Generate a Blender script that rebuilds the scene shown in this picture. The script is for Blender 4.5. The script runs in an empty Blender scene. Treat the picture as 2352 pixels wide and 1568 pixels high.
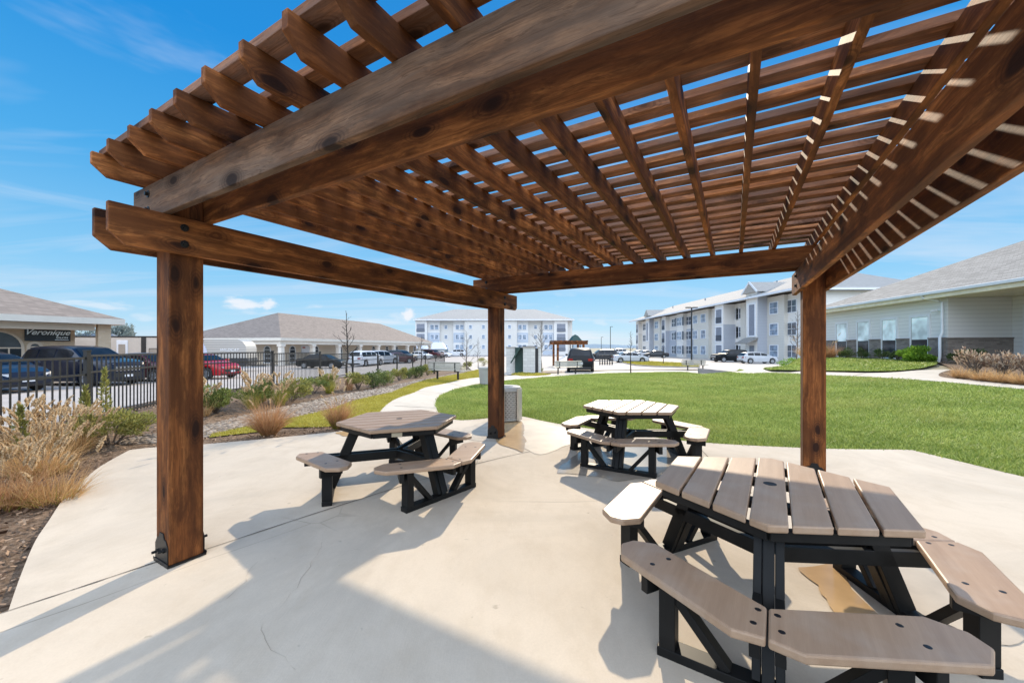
import bpy, bmesh, math, random
import numpy as np
from mathutils import Vector, Matrix
from mathutils.geometry import delaunay_2d_cdt
random.seed(7); rng = np.random.default_rng(7)
R = math.radians
sc = bpy.context.scene
COL = sc.collection

# ------------------------------------------------------------------ camera numbers (measured from the photograph, 2352 px wide)
F_, CX, CY, EYE = 906.71, 1155.68, 797.38, 1.5

def smooth(a, b, x):
    t = np.clip((x - a) / (b - a), 0, 1); return t * t * (3 - 2 * t)

def T(x, y):
    """terrain height"""
    x = np.asarray(x, float); y = np.asarray(y, float)
    far = np.interp(y, [0, 18, 26, 40, 60], [0, 0, -.22, -.5, -.6])
    lot = np.interp(y, [0, 14, 41, 100], [-.12, -.12, -.66, -.7])
    bed = np.interp(y, [0, 7, 13, 22], [.22, .21, .15, 0]) + far
    s = smooth(-5.4, -7.2, x); z = far + (bed - far) * s
    s2 = smooth(-8.6, -10.2, x); z = z * (1 - s2) + lot * s2
    lim = np.interp(x, [11, 15, 18, 20.5], [18.5, 19, 23.5, 25.5]); r = smooth(5, 19, x) * (1 - smooth(lim, lim + 3, y)); z = z * (1 - r) + .88 * r
    return z

def G(px, py, z=None):
    """point of the terrain (or of height z) that the photograph shows at px, py"""
    a = (px - CX) / F_; b = (CY - py) / F_
    if z is not None:
        Y = (z - EYE) / b; return Vector((a * Y, Y, z))
    Ys = np.concatenate([np.linspace(.5, 40, 4000), np.linspace(40.05, 300, 6000)])
    d = (EYE + b * Ys) - T(a * Ys, Ys)
    i = int(np.argmax(d < 0)); Y = Ys[i]
    return Vector((a * Y, Y, float(T(a * Y, Y))))

def at(px, Y, z=None):
    X = (px - CX) / F_ * Y
    return Vector((X, Y, float(T(X, Y)) if z is None else z))

# ------------------------------------------------------------------ object helpers
def tag(o, label=None, cat=None, group=None, kind=None):
    if label: o['label'] = label
    if cat: o['category'] = cat
    if group: o['group'] = group
    if kind: o['kind'] = kind
    return o

def empty(name, loc=(0, 0, 0), rz=0, label=None, cat=None, group=None):
    o = bpy.data.objects.new(name, None); COL.objects.link(o)
    o.location = loc; o.rotation_euler = (0, 0, rz); o.empty_display_size = .2
    return tag(o, label, cat, group)

class MB:
    def __init__(s): s.v = []; s.f = []
    def add(s, vs, fs, M=None):
        k = len(s.v)
        s.v += [tuple(M @ Vector(p)) if M is not None else tuple(p) for p in vs]
        s.f += [tuple(i + k for i in f) for f in fs]; return s
    def box(s, x0, y0, z0, x1, y1, z1, M=None):
        return s.add([(x0, y0, z0), (x1, y0, z0), (x1, y1, z0), (x0, y1, z0), (x0, y0, z1), (x1, y0, z1), (x1, y1, z1), (x0, y1, z1)],
                     [(0, 3, 2, 1), (4, 5, 6, 7), (0, 1, 5, 4), (1, 2, 6, 5), (2, 3, 7, 6), (3, 0, 4, 7)], M)
    def prism(s, poly, a0, a1, axis='z', M=None):
        n = len(poly)
        def P(p, a):
            return (p[0], p[1], a) if axis == 'z' else ((p[0], a, p[1]) if axis == 'y' else (a, p[0], p[1]))
        vs = [P(p, a0) for p in poly] + [P(p, a1) for p in poly]
        fs = [tuple(range(n - 1, -1, -1)), tuple(range(n, 2 * n))] + [(i, (i + 1) % n, n + (i + 1) % n, n + i) for i in range(n)]
        return s.add(vs, fs, M)
    def bar(s, p, q, w, h, up=(0, 0, 1)):
        p = Vector(p); q = Vector(q); d = q - p; L = d.length; d.normalize()
        u = Vector(up); y = u.cross(d)
        if y.length < 1e-4: y = Vector((1, 0, 0)).cross(d)
        y.normalize(); z = d.cross(y)
        M = Matrix(((d.x, y.x, z.x, p.x), (d.y, y.y, z.y, p.y), (d.z, y.z, z.z, p.z), (0, 0, 0, 1)))
        return s.box(0, -w / 2, -h / 2, L, w / 2, h / 2, M)
    def tube(s, pts, rad, n=8, cap=True):
        pts = [Vector(p) for p in pts]; m = len(pts)
        if not hasattr(rad, '__len__'): rad = [rad] * m
        k = len(s.v); ref = Vector((.31, .17, .93))
        for i, p in enumerate(pts):
            d = (pts[min(i + 1, m - 1)] - pts[max(i - 1, 0)]).normalized()
            a = d.cross(ref)
            if a.length < .05: a = d.cross(Vector((1, 0, 0)))
            a.normalize(); b = d.cross(a)
            for j in range(n):
                t = 2 * math.pi * j / n
                s.v.append(tuple(p + (a * math.cos(t) + b * math.sin(t)) * rad[i]))
        for i in range(m - 1):
            for j in range(n):
                s.f.append((k + i * n + j, k + i * n + (j + 1) % n, k + (i + 1) * n + (j + 1) % n, k + (i + 1) * n + j))
        if cap:
            s.f.append(tuple(k + j for j in range(n - 1, -1, -1))); s.f.append(tuple(k + (m - 1) * n + j for j in range(n)))
        return s
    def lathe(s, prof, n=24, M=None, closed=False):
        vs = []; fs = []; m = len(prof)
        for (r, z) in prof:
            for j in range(n):
                t = 2 * math.pi * j / n; vs.append((r * math.cos(t), r * math.sin(t), z))
        for i in range(m if closed else m - 1):
            i2 = (i + 1) % m
            for j in range(n):
                fs.append((i * n + j, i * n + (j + 1) % n, i2 * n + (j + 1) % n, i2 * n + j))
        if not closed:
            fs.append(tuple(range(n - 1, -1, -1))); fs.append(tuple((m - 1) * n + j for j in range(n)))
        return s.add(vs, fs, M)
    def build(s, name, m, parent=None, smooth=None, bevel=0, loc=None, rot=None):
        me = bpy.data.meshes.new(name); me.from_pydata(s.v, [], s.f); me.update()
        bm = bmesh.new(); bm.from_mesh(me); bmesh.ops.recalc_face_normals(bm, faces=bm.faces); bm.to_mesh(me); bm.free()
        if m is not None: me.materials.append(m)
        if smooth is not None:
            for p in me.polygons: p.use_smooth = True
            me.set_sharp_from_angle(angle=R(smooth))
        o = bpy.data.objects.new(name, me); COL.objects.link(o)
        if parent: o.parent = parent
        if loc: o.location = loc
        if rot: o.rotation_euler = rot
        if bevel:
            b = o.modifiers.new('Bevel', 'BEVEL'); b.width = bevel; b.segments = 2; b.limit_method = 'ANGLE'; b.angle_limit = R(40)
        return o

def np_mesh(name, V, tris, m, parent=None, smooth=False):
    """fast mesh from arrays: V (n,3), tris (k,3)"""
    me = bpy.data.meshes.new(name); V = np.asarray(V, np.float32); tris = np.asarray(tris, np.int32)
    me.vertices.add(len(V)); me.vertices.foreach_set('co', V.ravel())
    k = tris.shape[1]
    me.loops.add(tris.size); me.loops.foreach_set('vertex_index', tris.ravel())
    me.polygons.add(len(tris)); me.polygons.foreach_set('loop_start', np.arange(0, tris.size, k, dtype=np.int32))
    me.polygons.foreach_set('loop_total', np.full(len(tris), k, np.int32))
    if smooth: me.polygons.foreach_set('use_smooth', np.ones(len(tris), bool))
    me.update(); me.validate(); me.materials.append(m)
    o = bpy.data.objects.new(name, me); COL.objects.link(o)
    if parent: o.parent = parent
    return o

def copy_tree(o, parent=None):
    c = o.copy(); COL.objects.link(c); c.parent = parent
    for ch in list(o.children): copy_tree(ch, c)
    return c

# ------------------------------------------------------------------ material helpers
class NT:
    def __init__(s, name):
        s.m = bpy.data.materials.new(name); s.m.use_nodes = True
        s.t = s.m.node_tree; s.b = s.t.nodes['Principled BSDF']; s.out = s.t.nodes['Material Output']
    def n(s, typ, props=None, **ins):
        nd = s.t.nodes.new('ShaderNode' + typ)
        for k, v in (props or {}).items(): setattr(nd, k, v)
        for k, v in ins.items():
            key = int(k[1:]) if k[0] == '_' and k[1:].isdigit() else k.replace('_', ' ')
            s.set(nd.inputs[key], v)
        return nd
    def set(s, sock, v):
        if isinstance(v, bpy.types.NodeSocket): s.t.links.new(v, sock)
        elif isinstance(v, bpy.types.Node): s.t.links.new(v.outputs[0], sock)
        else: sock.default_value = v
    def P(s, **ins):
        for k, v in ins.items():
            s.set(s.b.inputs[k.replace('_', ' ')], v)
        return s
    def math(s, op, a, b=0.0, c=0.0, clamp=False):
        nd = s.n('Math', {'operation': op, 'use_clamp': clamp}); s.set(nd.inputs[0], a); s.set(nd.inputs[1], b); s.set(nd.inputs[2], c); return nd.outputs[0]
    def vscale(s, v, sc3):
        nd = s.n('Mapping'); s.set(nd.inputs['Vector'], v); nd.inputs['Scale'].default_value = sc3; return nd.outputs[0]
    def noise(s, v, scale, detail=4, rough=.55, dist=0):
        nd = s.n('TexNoise', Scale=scale, Detail=detail, Roughness=rough, Distortion=dist); s.set(nd.inputs['Vector'], v); return nd.outputs[0]
    def ramp(s, fac, stops):
        nd = s.n('ValToRGB'); s.set(nd.inputs[0], fac); e = nd.color_ramp.elements
        while len(e) < len(stops): e.new(.5)
        for el, (p, c) in zip(e, stops):
            el.position = p; el.color = (*c, 1) if len(c) == 3 else c
        return nd.outputs[0]
    def mix(s, fac, a, b, typ='MIX'):
        nd = s.n('Mix', {'data_type': 'RGBA', 'blend_type': typ}); s.set(nd.inputs[0], fac)
        for i, v in ((6, a), (7, b)):
            if isinstance(v, tuple) and len(v) == 3: v = (*v, 1)
            s.set(nd.inputs[i], v)
        return nd.outputs[2]
    def bump(s, h, strength=.3, dist=.01):
        nd = s.n('Bump', Strength=strength, Distance=dist); s.set(nd.inputs['Height'], h); s.set(s.b.inputs['Normal'], nd.outputs[0]); return nd
    def obj(s): return s.n('TexCoord').outputs['Object']
    def pos(s): return s.n('NewGeometry').outputs['Position']

def simple(name, col, rough=.6, metal=0, var=.12, scale=3, bump=0, spec=.5):
    a = NT(name); v = a.obj()
    nz = a.noise(v, scale, 5)
    c = a.ramp(nz, [(.3, tuple(x * (1 - var) for x in col)), (.7, tuple(min(1, x * (1 + var)) for x in col))])
    a.P(Base_Color=c, Roughness=rough, Metallic=metal); a.b.inputs['Specular IOR Level'].default_value = spec
    if bump: a.bump(a.noise(v, scale * 30, 3), bump, .004)
    return a.m

def wood(name, dark, mid, light, gray=(.2, .17, .14), grayamt=.0, rough=.72, gain=1.0):
    a = NT(name); rnd = a.n('ObjectInfo').outputs['Random']
    off = a.n('CombineXYZ', X=a.math('MULTIPLY', rnd, 37.0), Y=a.math('MULTIPLY', rnd, 11.0), Z=a.math('MULTIPLY', rnd, 23.0))
    v = a.n('VectorMath', {'operation': 'ADD'}); a.set(v.inputs[0], a.obj()); a.set(v.inputs[1], off); v = v.outputs[0]
    warp = a.noise(a.vscale(v, (1.5, 4, 4)), 1.0, 3)
    wv = a.n('VectorMath', {'operation': 'MULTIPLY_ADD'}); a.set(wv.inputs[0], a.n('CombineXYZ', Y=warp, Z=warp)); wv.inputs[1].default_value = (0, .12, .12); a.set(wv.inputs[2], v)
    v = wv.outputs[0]
    rings = a.noise(a.vscale(v, (.55, 16, 16)), 1.0, 5, .6)
    fine = a.noise(a.vscale(v, (5, 190, 190)), 1.0, 3, .6)
    blot = a.noise(a.vscale(v, (1.6, 6, 6)), 1.0, 6, .7)
    streak = a.noise(a.vscale(v, (.9, 62, 62)), 1.0, 5, .75)
    crisp = a.noise(a.vscale(v, (1.6, 120, 120)), 1.0, 3, .6)
    c = a.ramp(rings, [(.28, dark), (.5, mid), (.72, light)])
    c = a.mix(a.math('MULTIPLY', a.ramp(blot, [(.43, (0, 0, 0)), (.57, (1, 1, 1))]), .72), c, dark)
    c = a.mix(a.math('MULTIPLY', a.ramp(streak, [(.47, (0, 0, 0)), (.57, (1, 1, 1))]), .5), c, tuple(x * .35 for x in mid))
    if grayamt:
        g = a.noise(a.vscale(v, (.8, 6, 6)), 1.0, 5, .6)
        c = a.mix(a.math('MULTIPLY', a.ramp(g, [(.35, (0, 0, 0)), (.62, (1, 1, 1))]), grayamt), c, gray)
    c = a.mix(a.math('MULTIPLY', fine, .6), c, tuple(x * .3 for x in mid))
    c = a.mix(a.math('MULTIPLY', a.ramp(crisp, [(.56, (0, 0, 0)), (.62, (1, 1, 1))]), .5), c, tuple(x * .3 for x in mid))
    kn = a.n('TexVoronoi', Scale=1.0, Randomness=1.0); a.set(kn.inputs['Vector'], a.vscale(v, (2.7, 5.6, 5.6)))
    kd = kn.outputs['Distance']
    kmask = a.ramp(kd, [(.13, (1, 1, 1)), (.19, (0, 0, 0))])
    c = a.mix(a.math('MULTIPLY', kmask, .93), c, tuple(x * .28 for x in dark))
    ring = a.math('MULTIPLY', a.ramp(kd, [(.2, (1, 1, 1)), (.40, (0, 0, 0))]), a.math('GREATER_THAN', a.math('SINE', a.math('MULTIPLY', kd, 95.0)), .25))
    c = a.mix(a.math('MULTIPLY', ring, .45), c, dark)
    halo = a.ramp(kd, [(.18, (1, 1, 1)), (.42, (0, 0, 0))])
    c = a.mix(a.math('MULTIPLY', halo, .5), c, dark)
    br = a.n('HueSaturation'); a.set(br.inputs['Color'], c); a.set(br.inputs['Value'], a.math('MULTIPLY_ADD', rnd, .5 * gain, .75 * gain)); br.inputs['Saturation'].default_value = 1.0
    a.P(Base_Color=br.outputs[0], Roughness=rough); a.b.inputs['Specular IOR Level'].default_value = .25
    a.bump(a.math('ADD', a.math('MULTIPLY', fine, .7), a.math('MULTIPLY', rings, .5)), .45, .004)
    return a.m

def concrete(name, col, stain, dark=.82, rough=.8, bumpy=.25):
    a = NT(name); v = a.pos()
    big = a.noise(v, .7, 8, .68, .8); mid = a.noise(a.vscale(v, (2.2, 1.2, 1)), 1.6, 8, .7); fine = a.noise(v, 90, 3, .7)
    c = a.ramp(big, [(.3, tuple(x * dark for x in col)), (.55, col), (.75, tuple(min(1, x * 1.05) for x in col))])
    c = a.mix(a.math('MULTIPLY', a.ramp(mid, [(.46, (0, 0, 0)), (.66, (1, 1, 1))]), .36), c, stain)
    c = a.mix(a.math('MULTIPLY', fine, .34), c, tuple(x * .5 for x in col))
    spots = a.noise(v, 14, 2, .5)
    c = a.mix(a.math('MULTIPLY', a.ramp(spots, [(.73, (0, 0, 0)), (.79, (1, 1, 1))]), .35), c, tuple(x * .4 for x in stain))
    # hairline cracks
    vor = a.n('TexVoronoi', {'feature': 'DISTANCE_TO_EDGE'}, Scale=.42)
    wv = a.n('VectorMath', {'operation': 'MULTIPLY_ADD'}); a.set(wv.inputs[0], a.n('TexNoise', Scale=2.2, Detail=6.0).outputs['Color']); wv.inputs[1].default_value = (.5, .5, 0); a.set(wv.inputs[2], v)
    a.set(vor.inputs['Vector'], wv.outputs[0])
    crack = a.ramp(vor.outputs['Distance'], [(.0012, (1, 1, 1)), (.0035, (0, 0, 0))])
    cm = a.math('MULTIPLY', crack, a.ramp(a.noise(v, .35, 2), [(.5, (0, 0, 0)), (.6, (1, 1, 1))]))
    c = a.mix(a.math('MULTIPLY', cm, .55), c, tuple(x * .35 for x in stain))
    a.P(Base_Color=c, Roughness=rough); a.b.inputs['Specular IOR Level'].default_value = .35
    a.bump(a.math('ADD', fine, a.noise(a.vscale(v, (120, 8, 1)), 1.0, 2)), bumpy, .003)
    return a.m

def leafy(name, c0, c1, trans=.35, rough=.55, patch=None):
    a = NT(name)
    g = a.n('NewGeometry'); rnd = g.outputs['Random Per Island']
    c = a.ramp(rnd, [(0, c0), (1, c1)])
    nz = a.noise(a.pos(), .9, 4)
    c = a.mix(a.math('MULTIPLY', a.ramp(nz, [(.35, (0, 0, 0)), (.65, (1, 1, 1))]), .35), c, tuple(x * .62 for x in c0))
    if patch: c = a.mix(a.math('MULTIPLY', a.ramp(a.noise(a.pos(), .42, 5, .65), [(.48, (0, 0, 0)), (.70, (1, 1, 1))]), .45), c, patch)
    a.P(Base_Color=c, Roughness=rough); a.b.inputs['Specular IOR Level'].default_value = .25
    tr = a.n('BsdfTranslucent', Color=c); mx = a.n('MixShader', Fac=trans)
    a.set(mx.inputs[1], a.b.outputs[0]); a.set(mx.inputs[2], tr.outputs[0]); a.set(a.out.inputs[0], mx.outputs[0])
    return a.m

def siding(name, col, pitch=.16, rough=.6, var=.06):
    a = NT(name); v = a.pos(); z = a.n('SeparateXYZ'); a.set(z.inputs[0], v)
    fr = a.math('FRACT', a.math('DIVIDE', z.outputs['Z'], pitch))
    line = a.ramp(fr, [(0, (.0, .0, .0)), (.05, (.35, .35, .35)), (.14, (1, 1, 1))])
    c = a.mix(line, tuple(x * .62 for x in col), col)
    c = a.mix(a.math('MULTIPLY', a.noise(v, .8, 4), var * 4), c, tuple(x * .8 for x in col))
    a.P(Base_Color=c, Roughness=rough); a.bump(fr, .5, .012); return a.m

def brick(name, c1, c2, mortar, sc=1.0, bw=.2, rh=.068):
    a = NT(name); v = a.obj()
    sp = a.n('SeparateXYZ'); a.set(sp.inputs[0], v)
    cb = a.n('CombineXYZ', X=a.math('ADD', sp.outputs['X'], sp.outputs['Y']), Y=sp.outputs['Z'])
    b = a.n('TexBrick', Scale=1.0, Mortar_Size=.008, Brick_Width=bw, Row_Height=rh, Color1=(*c1, 1), Color2=(*c2, 1), Mortar=(*mortar, 1)); a.set(b.inputs['Vector'], cb)
    c = a.mix(a.math('MULTIPLY', a.noise(v, 9, 5), .4), b.outputs[0], tuple(x * .6 for x in c1))
    a.P(Base_Color=c, Roughness=.85); a.bump(b.outputs['Fac'], -.4, .006); return a.m

def shingles(name, col, var=.25):
    a = NT(name); v = a.obj()
    sp = a.n('SeparateXYZ'); a.set(sp.inputs[0], v)
    cb = a.n('CombineXYZ', X=a.math('ADD', sp.outputs['X'], a.math('MULTIPLY', sp.outputs['Y'], 1.0)), Y=a.math('MULTIPLY', sp.outputs['Z'], 2.2))
    b = a.n('TexBrick', Scale=1.0, Mortar_Size=.012, Brick_Width=.33, Row_Height=.15, Color1=(*[x * (1 - var) for x in col], 1), Color2=(*[x * (1 + var) for x in col], 1), Mortar=(*[x * .55 for x in col], 1)); a.set(b.inputs['Vector'], cb)
    c = a.mix(a.math('MULTIPLY', a.noise(v, 2.5, 6, .7), .5), b.outputs[0], tuple(x * .75 for x in col))
    c = a.mix(a.math('MULTIPLY', a.noise(v, .35, 3), .3), c, tuple(min(1, x * 1.25) for x in col))
    a.P(Base_Color=c, Roughness=.9); a.b.inputs['Specular IOR Level'].default_value = .2; return a.m

def glass(name, col=(.03, .04, .05), rough=.06):
    a = NT(name); nz = a.noise(a.obj(), 1.3, 2)
    c = a.ramp(nz, [(.35, tuple(x * .7 for x in col)), (.65, tuple(x * 1.5 for x in col))])
    a.P(Base_Color=c, Roughness=rough); a.b.inputs['Specular IOR Level'].default_value = .5; return a.m

def paint(name, col, rough=.28, metal=.0):
    dk = max(col) < .02
    a = NT(name); a.P(Base_Color=a.ramp(a.noise(a.obj(), 2.0, 3), [(.3, tuple(x * .93 for x in col)), (.7, col)]), Roughness=rough, Metallic=metal)
    a.b.inputs['Coat Weight'].default_value = .12 if dk else .35; a.b.inputs['Specular IOR Level'].default_value = .18 if dk else .3; a.b.inputs['Coat Roughness'].default_value = .05; return a.m
# ================================================================== materials
M = {}
M['wood'] = wood('stained_cedar', (.022, .006, .002), (.23, .077, .02), (.56, .225, .07), gain=1.48)
M['wood_post'] = wood('stained_cedar_post', (.024, .0068, .0022), (.25, .08, .02), (.52, .195, .055), gain=1.05)
M['wood_gray'] = wood('weathered_cedar', (.02, .008, .004), (.17, .078, .035), (.40, .205, .10), gray=(.24, .175, .13), grayamt=.55, gain=1.22)
M['wood_lath'] = wood('stained_cedar_lath', (.03, .01, .0035), (.25, .088, .026), (.55, .23, .08), gray=(.25, .2, .18), grayamt=.35, gain=1.6)
M['concrete'] = concrete('patio_concrete', (.62, .53, .42), (.46, .37, .265), dark=.80)
M['path'] = concrete('path_concrete', (.62, .55, .455), (.48, .40, .31))
M['lot'] = concrete('lot_concrete', (.56, .50, .44), (.40, .35, .30), rough=.85)
M['lot_left'] = concrete('left_lot_concrete', (.46, .42, .39), (.32, .29, .27), rough=.85)
M['joint'] = simple('joint_filler', (.13, .11, .09), .9)
M['kerb'] = concrete('kerb_concrete', (.42, .38, .34), (.3, .26, .22))
M['black_metal'] = simple('black_powder_coat', (.012, .012, .013), .42)
M['fence_black'] = simple('black_fence_paint', (.014, .013, .012), .5)
M['steel_plate'] = simple('black_steel_plate', (.012, .011, .011), .45, .3)
M['white'] = simple('white_trim', (.72, .73, .75), .5, var=.05)
M['dark_void'] = simple('dark_interior', (.012, .012, .014), .6)

def plank(name, base, lightc):
    a = NT(name); rnd = a.n('ObjectInfo').outputs['Random']
    v = a.obj(); off = a.n('CombineXYZ', X=a.math('MULTIPLY', rnd, 9.0), Y=a.math('MULTIPLY', rnd, 31.0))
    ad = a.n('VectorMath', {'operation': 'ADD'}); a.set(ad.inputs[0], v); a.set(ad.inputs[1], off); v = ad.outputs[0]
    st = a.noise(a.vscale(v, (1.2, 26, 26)), 1.0, 4, .6); fine = a.noise(a.vscale(v, (12, 300, 300)), 1.0, 2)
    c = a.ramp(st, [(.3, base), (.72, lightc)])
    c = a.mix(a.math('MULTIPLY', fine, .4), c, tuple(x * .6 for x in base))
    c = a.mix(a.math('MULTIPLY', a.ramp(a.noise(v, 5, 5), [(.5, (0, 0, 0)), (.75, (1, 1, 1))]), .25), c, (.5, .43, .36))
    a.P(Base_Color=c, Roughness=.46); a.b.inputs['Specular IOR Level'].default_value = .6
    a.bump(a.math('ADD', fine, st), .3, .002); return a.m
M['plank'] = plank('tan_composite_plank', (.37, .235, .145), (.46, .305, .195))
M['frame_black'] = simple('black_composite_frame', (.010, .0098, .0095), .5, var=.3, scale=6, spec=.22)

# ================================================================== world, sun
SUN_AZ, SUN_EL = R(15.7), R(29.6)
sun_dir = Vector((math.sin(SUN_AZ) * math.cos(SUN_EL), math.cos(SUN_AZ) * math.cos(SUN_EL), math.sin(SUN_EL)))
def make_world():
    w = bpy.data.worlds.new("World"); sc.world = w; w.use_nodes = True
    t = w.node_tree; N = t.nodes; L = t.links; bg = N['Background']
    def n(typ, **p):
        nd = N.new('ShaderNode' + typ)
        for k, v in p.items(): setattr(nd, k, v)
        return nd
    def mth(op, a, b=0.0, clamp=False):
        nd = n('Math', operation=op, use_clamp=clamp)
        for i, x in enumerate((a, b)):
            if isinstance(x, (int, float)): nd.inputs[i].default_value = x
            else: L.new(x, nd.inputs[i])
        return nd.outputs[0]
    def mix(f, a, b):
        nd = n('Mix', data_type='RGBA')
        for i, x in ((0, f), (6, a), (7, b)):
            if isinstance(x, tuple): nd.inputs[i].default_value = (*x, 1)
            elif isinstance(x, (int, float)): nd.inputs[i].default_value = x
            else: L.new(x, nd.inputs[i])
        return nd.outputs[2]
    def ramp(f, stops):
        nd = n('ValToRGB'); L.new(f, nd.inputs[0]); e = nd.color_ramp.elements
        while len(e) < len(stops): e.new(.5)
        for el, (p, c) in zip(e, stops): el.position = p; el.color = (*c, 1)
        return nd.outputs[0]
    sky = n('TexSky', sky_type='NISHITA', sun_disc=False)
    sky.sun_elevation = SUN_EL; sky.sun_rotation = SUN_AZ; sky.air_density = 1.0; sky.dust_density = .3; sky.ozone_density = 1.5
    tc = n('TexCoord'); sp = n('SeparateXYZ'); L.new(tc.outputs['Generated'], sp.inputs[0])
    X, Y, Z = sp.outputs
    # clear winter sky: deep blue overhead, pale over the horizon (x10: the Background strength below is 0.1)
    grad = ramp(Z, [(0, (6.3, 8.1, 9.5)), (.045, (4.7, 7.6, 9.8)), (.16, (2.5, 6.2, 9.6)), (.34, (.72, 4.3, 8.8)), (.55, (.10, 2.9, 7.8)), (1, (.10, 2.0, 6.0))])
    base = mix(.92, sky.outputs[0], grad)
    # thin cirrus and haze
    zz = mth('MAXIMUM', mth('ADD', Z, .09), .03)
    cv = n('CombineXYZ'); L.new(mth('DIVIDE', X, zz), cv.inputs[0]); L.new(mth('DIVIDE', Y, zz), cv.inputs[1])
    mp = n('Mapping'); L.new(cv.outputs[0], mp.inputs[0]); mp.inputs['Rotation'].default_value = (0, 0, .42); mp.inputs['Scale'].default_value = (.28, 1.1, 1); mp.inputs['Location'].default_value = (1.7, .35, 0)
    nz = n('TexNoise'); L.new(mp.outputs[0], nz.inputs['Vector']); nz.inputs['Scale'].default_value = 1.0; nz.inputs['Detail'].default_value = 5; nz.inputs['Roughness'].default_value = .62; nz.inputs['Distortion'].default_value = .5
    cir = ramp(nz.outputs[0], [(.47, (0, 0, 0)), (.70, (1, 1, 1))])
    base = mix(mth('MULTIPLY', cir, .5), base, (7.4, 8.3, 9.6))
    # small cumulus low over the horizon
    az = mth('ARCTAN2', X, Y)
    pv = n('CombineXYZ'); L.new(mth('MULTIPLY', az, 7.5), pv.inputs[0]); L.new(mth('MULTIPLY', Z, 19.0), pv.inputs[1])
    pn = n('TexNoise'); L.new(pv.outputs[0], pn.inputs['Vector']); pn.inputs['Scale'].default_value = 1.25; pn.inputs['Detail'].default_value = 3; pn.inputs['Roughness'].default_value = .5
    pf = ramp(pn.outputs[0], [(.60, (0, 0, 0)), (.68, (1, 1, 1))])
    band = ramp(Z, [(0, (.25, .25, .25)), (.02, (.9, .9, .9)), (.10, (.9, .9, .9)), (.15, (0, 0, 0))])
    base = mix(mth('MULTIPLY', mth('MULTIPLY', pf, band), .35), base, (9.0, 9.3, 9.9))
    back = ramp(mth('MULTIPLY_ADD', Y, -.5, False), [(0, (0, 0, 0)), (1, (0, 0, 0))]) if False else None
    # individual clouds: (azimuth, height, half width, half height, tilt, ragged edge, strength)
    for a0, z0, wa, wz, tilt, rag, st in ((-.585, .092, .045, .017, 0, 1.0, .85), (-.535, .094, .022, .014, 0, 1.0, .8), (-.238, .078, .026, .022, .1, 1.0, .9), (-.80, .074, .05, .012, 0, 1.0, .5), (-.30, .062, .12, .012, 0, 1.2, .4),
                                        (-.70, .495, .22, .05, -.10, 1.6, .17), (-.86, .243, .24, .013, -.03, 1.4, .17), (.18, .027, .26, .018, 0, 1.2, .55)):
        da = mth('SUBTRACT', az, a0); dz = mth('SUBTRACT', mth('SUBTRACT', Z, z0), mth('MULTIPLY', da, tilt))
        d2 = mth('SQRT', mth('ADD', mth('POWER', mth('ABSOLUTE', mth('DIVIDE', da, wa)), 2.0), mth('POWER', mth('ABSOLUTE', mth('DIVIDE', dz, wz)), 2.0)))
        qv = n('CombineXYZ'); L.new(mth('MULTIPLY', az, .55 / wa), qv.inputs[0]); L.new(mth('MULTIPLY', Z, .55 / wz), qv.inputs[1]); qv.inputs[2].default_value = a0 * 31
        qn = n('TexNoise'); L.new(qv.outputs[0], qn.inputs['Vector']); qn.inputs['Scale'].default_value = 1.6; qn.inputs['Detail'].default_value = 4; qn.inputs['Roughness'].default_value = .6
        e = mth('ADD', mth('SUBTRACT', 1.0, d2), mth('MULTIPLY', mth('SUBTRACT', qn.outputs[0], .5), 2.2 * rag))
        sm = n('MapRange', interpolation_type='SMOOTHSTEP'); L.new(e, sm.inputs[0]); sm.inputs[1].default_value = .05; sm.inputs[2].default_value = .75 if rag <= 1 else 1.3
        base = mix(mth('MULTIPLY', sm.outputs[0], st), base, (9.2, 9.4, 9.9))
    back_fill = n('MapRange'); L.new(Y, back_fill.inputs[0]); back_fill.inputs[1].default_value = .05; back_fill.inputs[2].default_value = -.45; back_fill.clamp = True  # unseen sky behind the camera brightened, added as fill light
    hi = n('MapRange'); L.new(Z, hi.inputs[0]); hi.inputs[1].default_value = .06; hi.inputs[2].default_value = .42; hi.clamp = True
    base = mix(mth('MULTIPLY', mth('MULTIPLY', back_fill.outputs[0], hi.outputs[0]), .92), base, (26.0, 29.5, 35.0))
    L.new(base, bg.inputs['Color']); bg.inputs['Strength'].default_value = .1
make_world()
ld = bpy.data.lights.new('sun', 'SUN'); ld.energy = 5.5; ld.angle = R(.7); ld.color = (1, .86, .66)
so = bpy.data.objects.new('sun', ld); COL.objects.link(so); so.rotation_euler = sun_dir.to_track_quat('Z', 'Y').to_euler(); so.location = (5, 20, 30)

cam = bpy.data.cameras.new('camera'); co = bpy.data.objects.new('camera', cam); COL.objects.link(co)
co.location = (0, 0, EYE); co.rotation_euler = (R(90), 0, 0)
cam.sensor_width = 36; cam.lens = 36 * F_ / 2352
cam.shift_x = (1176 - CX) / 2352; cam.shift_y = (CY - 784) / 2352; cam.clip_start = .05; cam.clip_end = 6000
sc.camera = co
sc.view_settings.view_transform = 'Standard'; sc.view_settings.look = 'None'; sc.view_settings.exposure = 0; sc.view_settings.gamma = 1

# ================================================================== ground sheets
def inside(P, poly):
    x, y = P[:, 0], P[:, 1]; c = np.zeros(len(P), bool); n = len(poly)
    for i in range(n):
        x0, y0 = poly[i][:2]; x1, y1 = poly[(i + 1) % n][:2]
        if y0 == y1: continue
        k = ((y0 > y) != (y1 > y)) & (x < (x1 - x0) * (y - y0) / (y1 - y0) + x0); c ^= k
    return c

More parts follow.
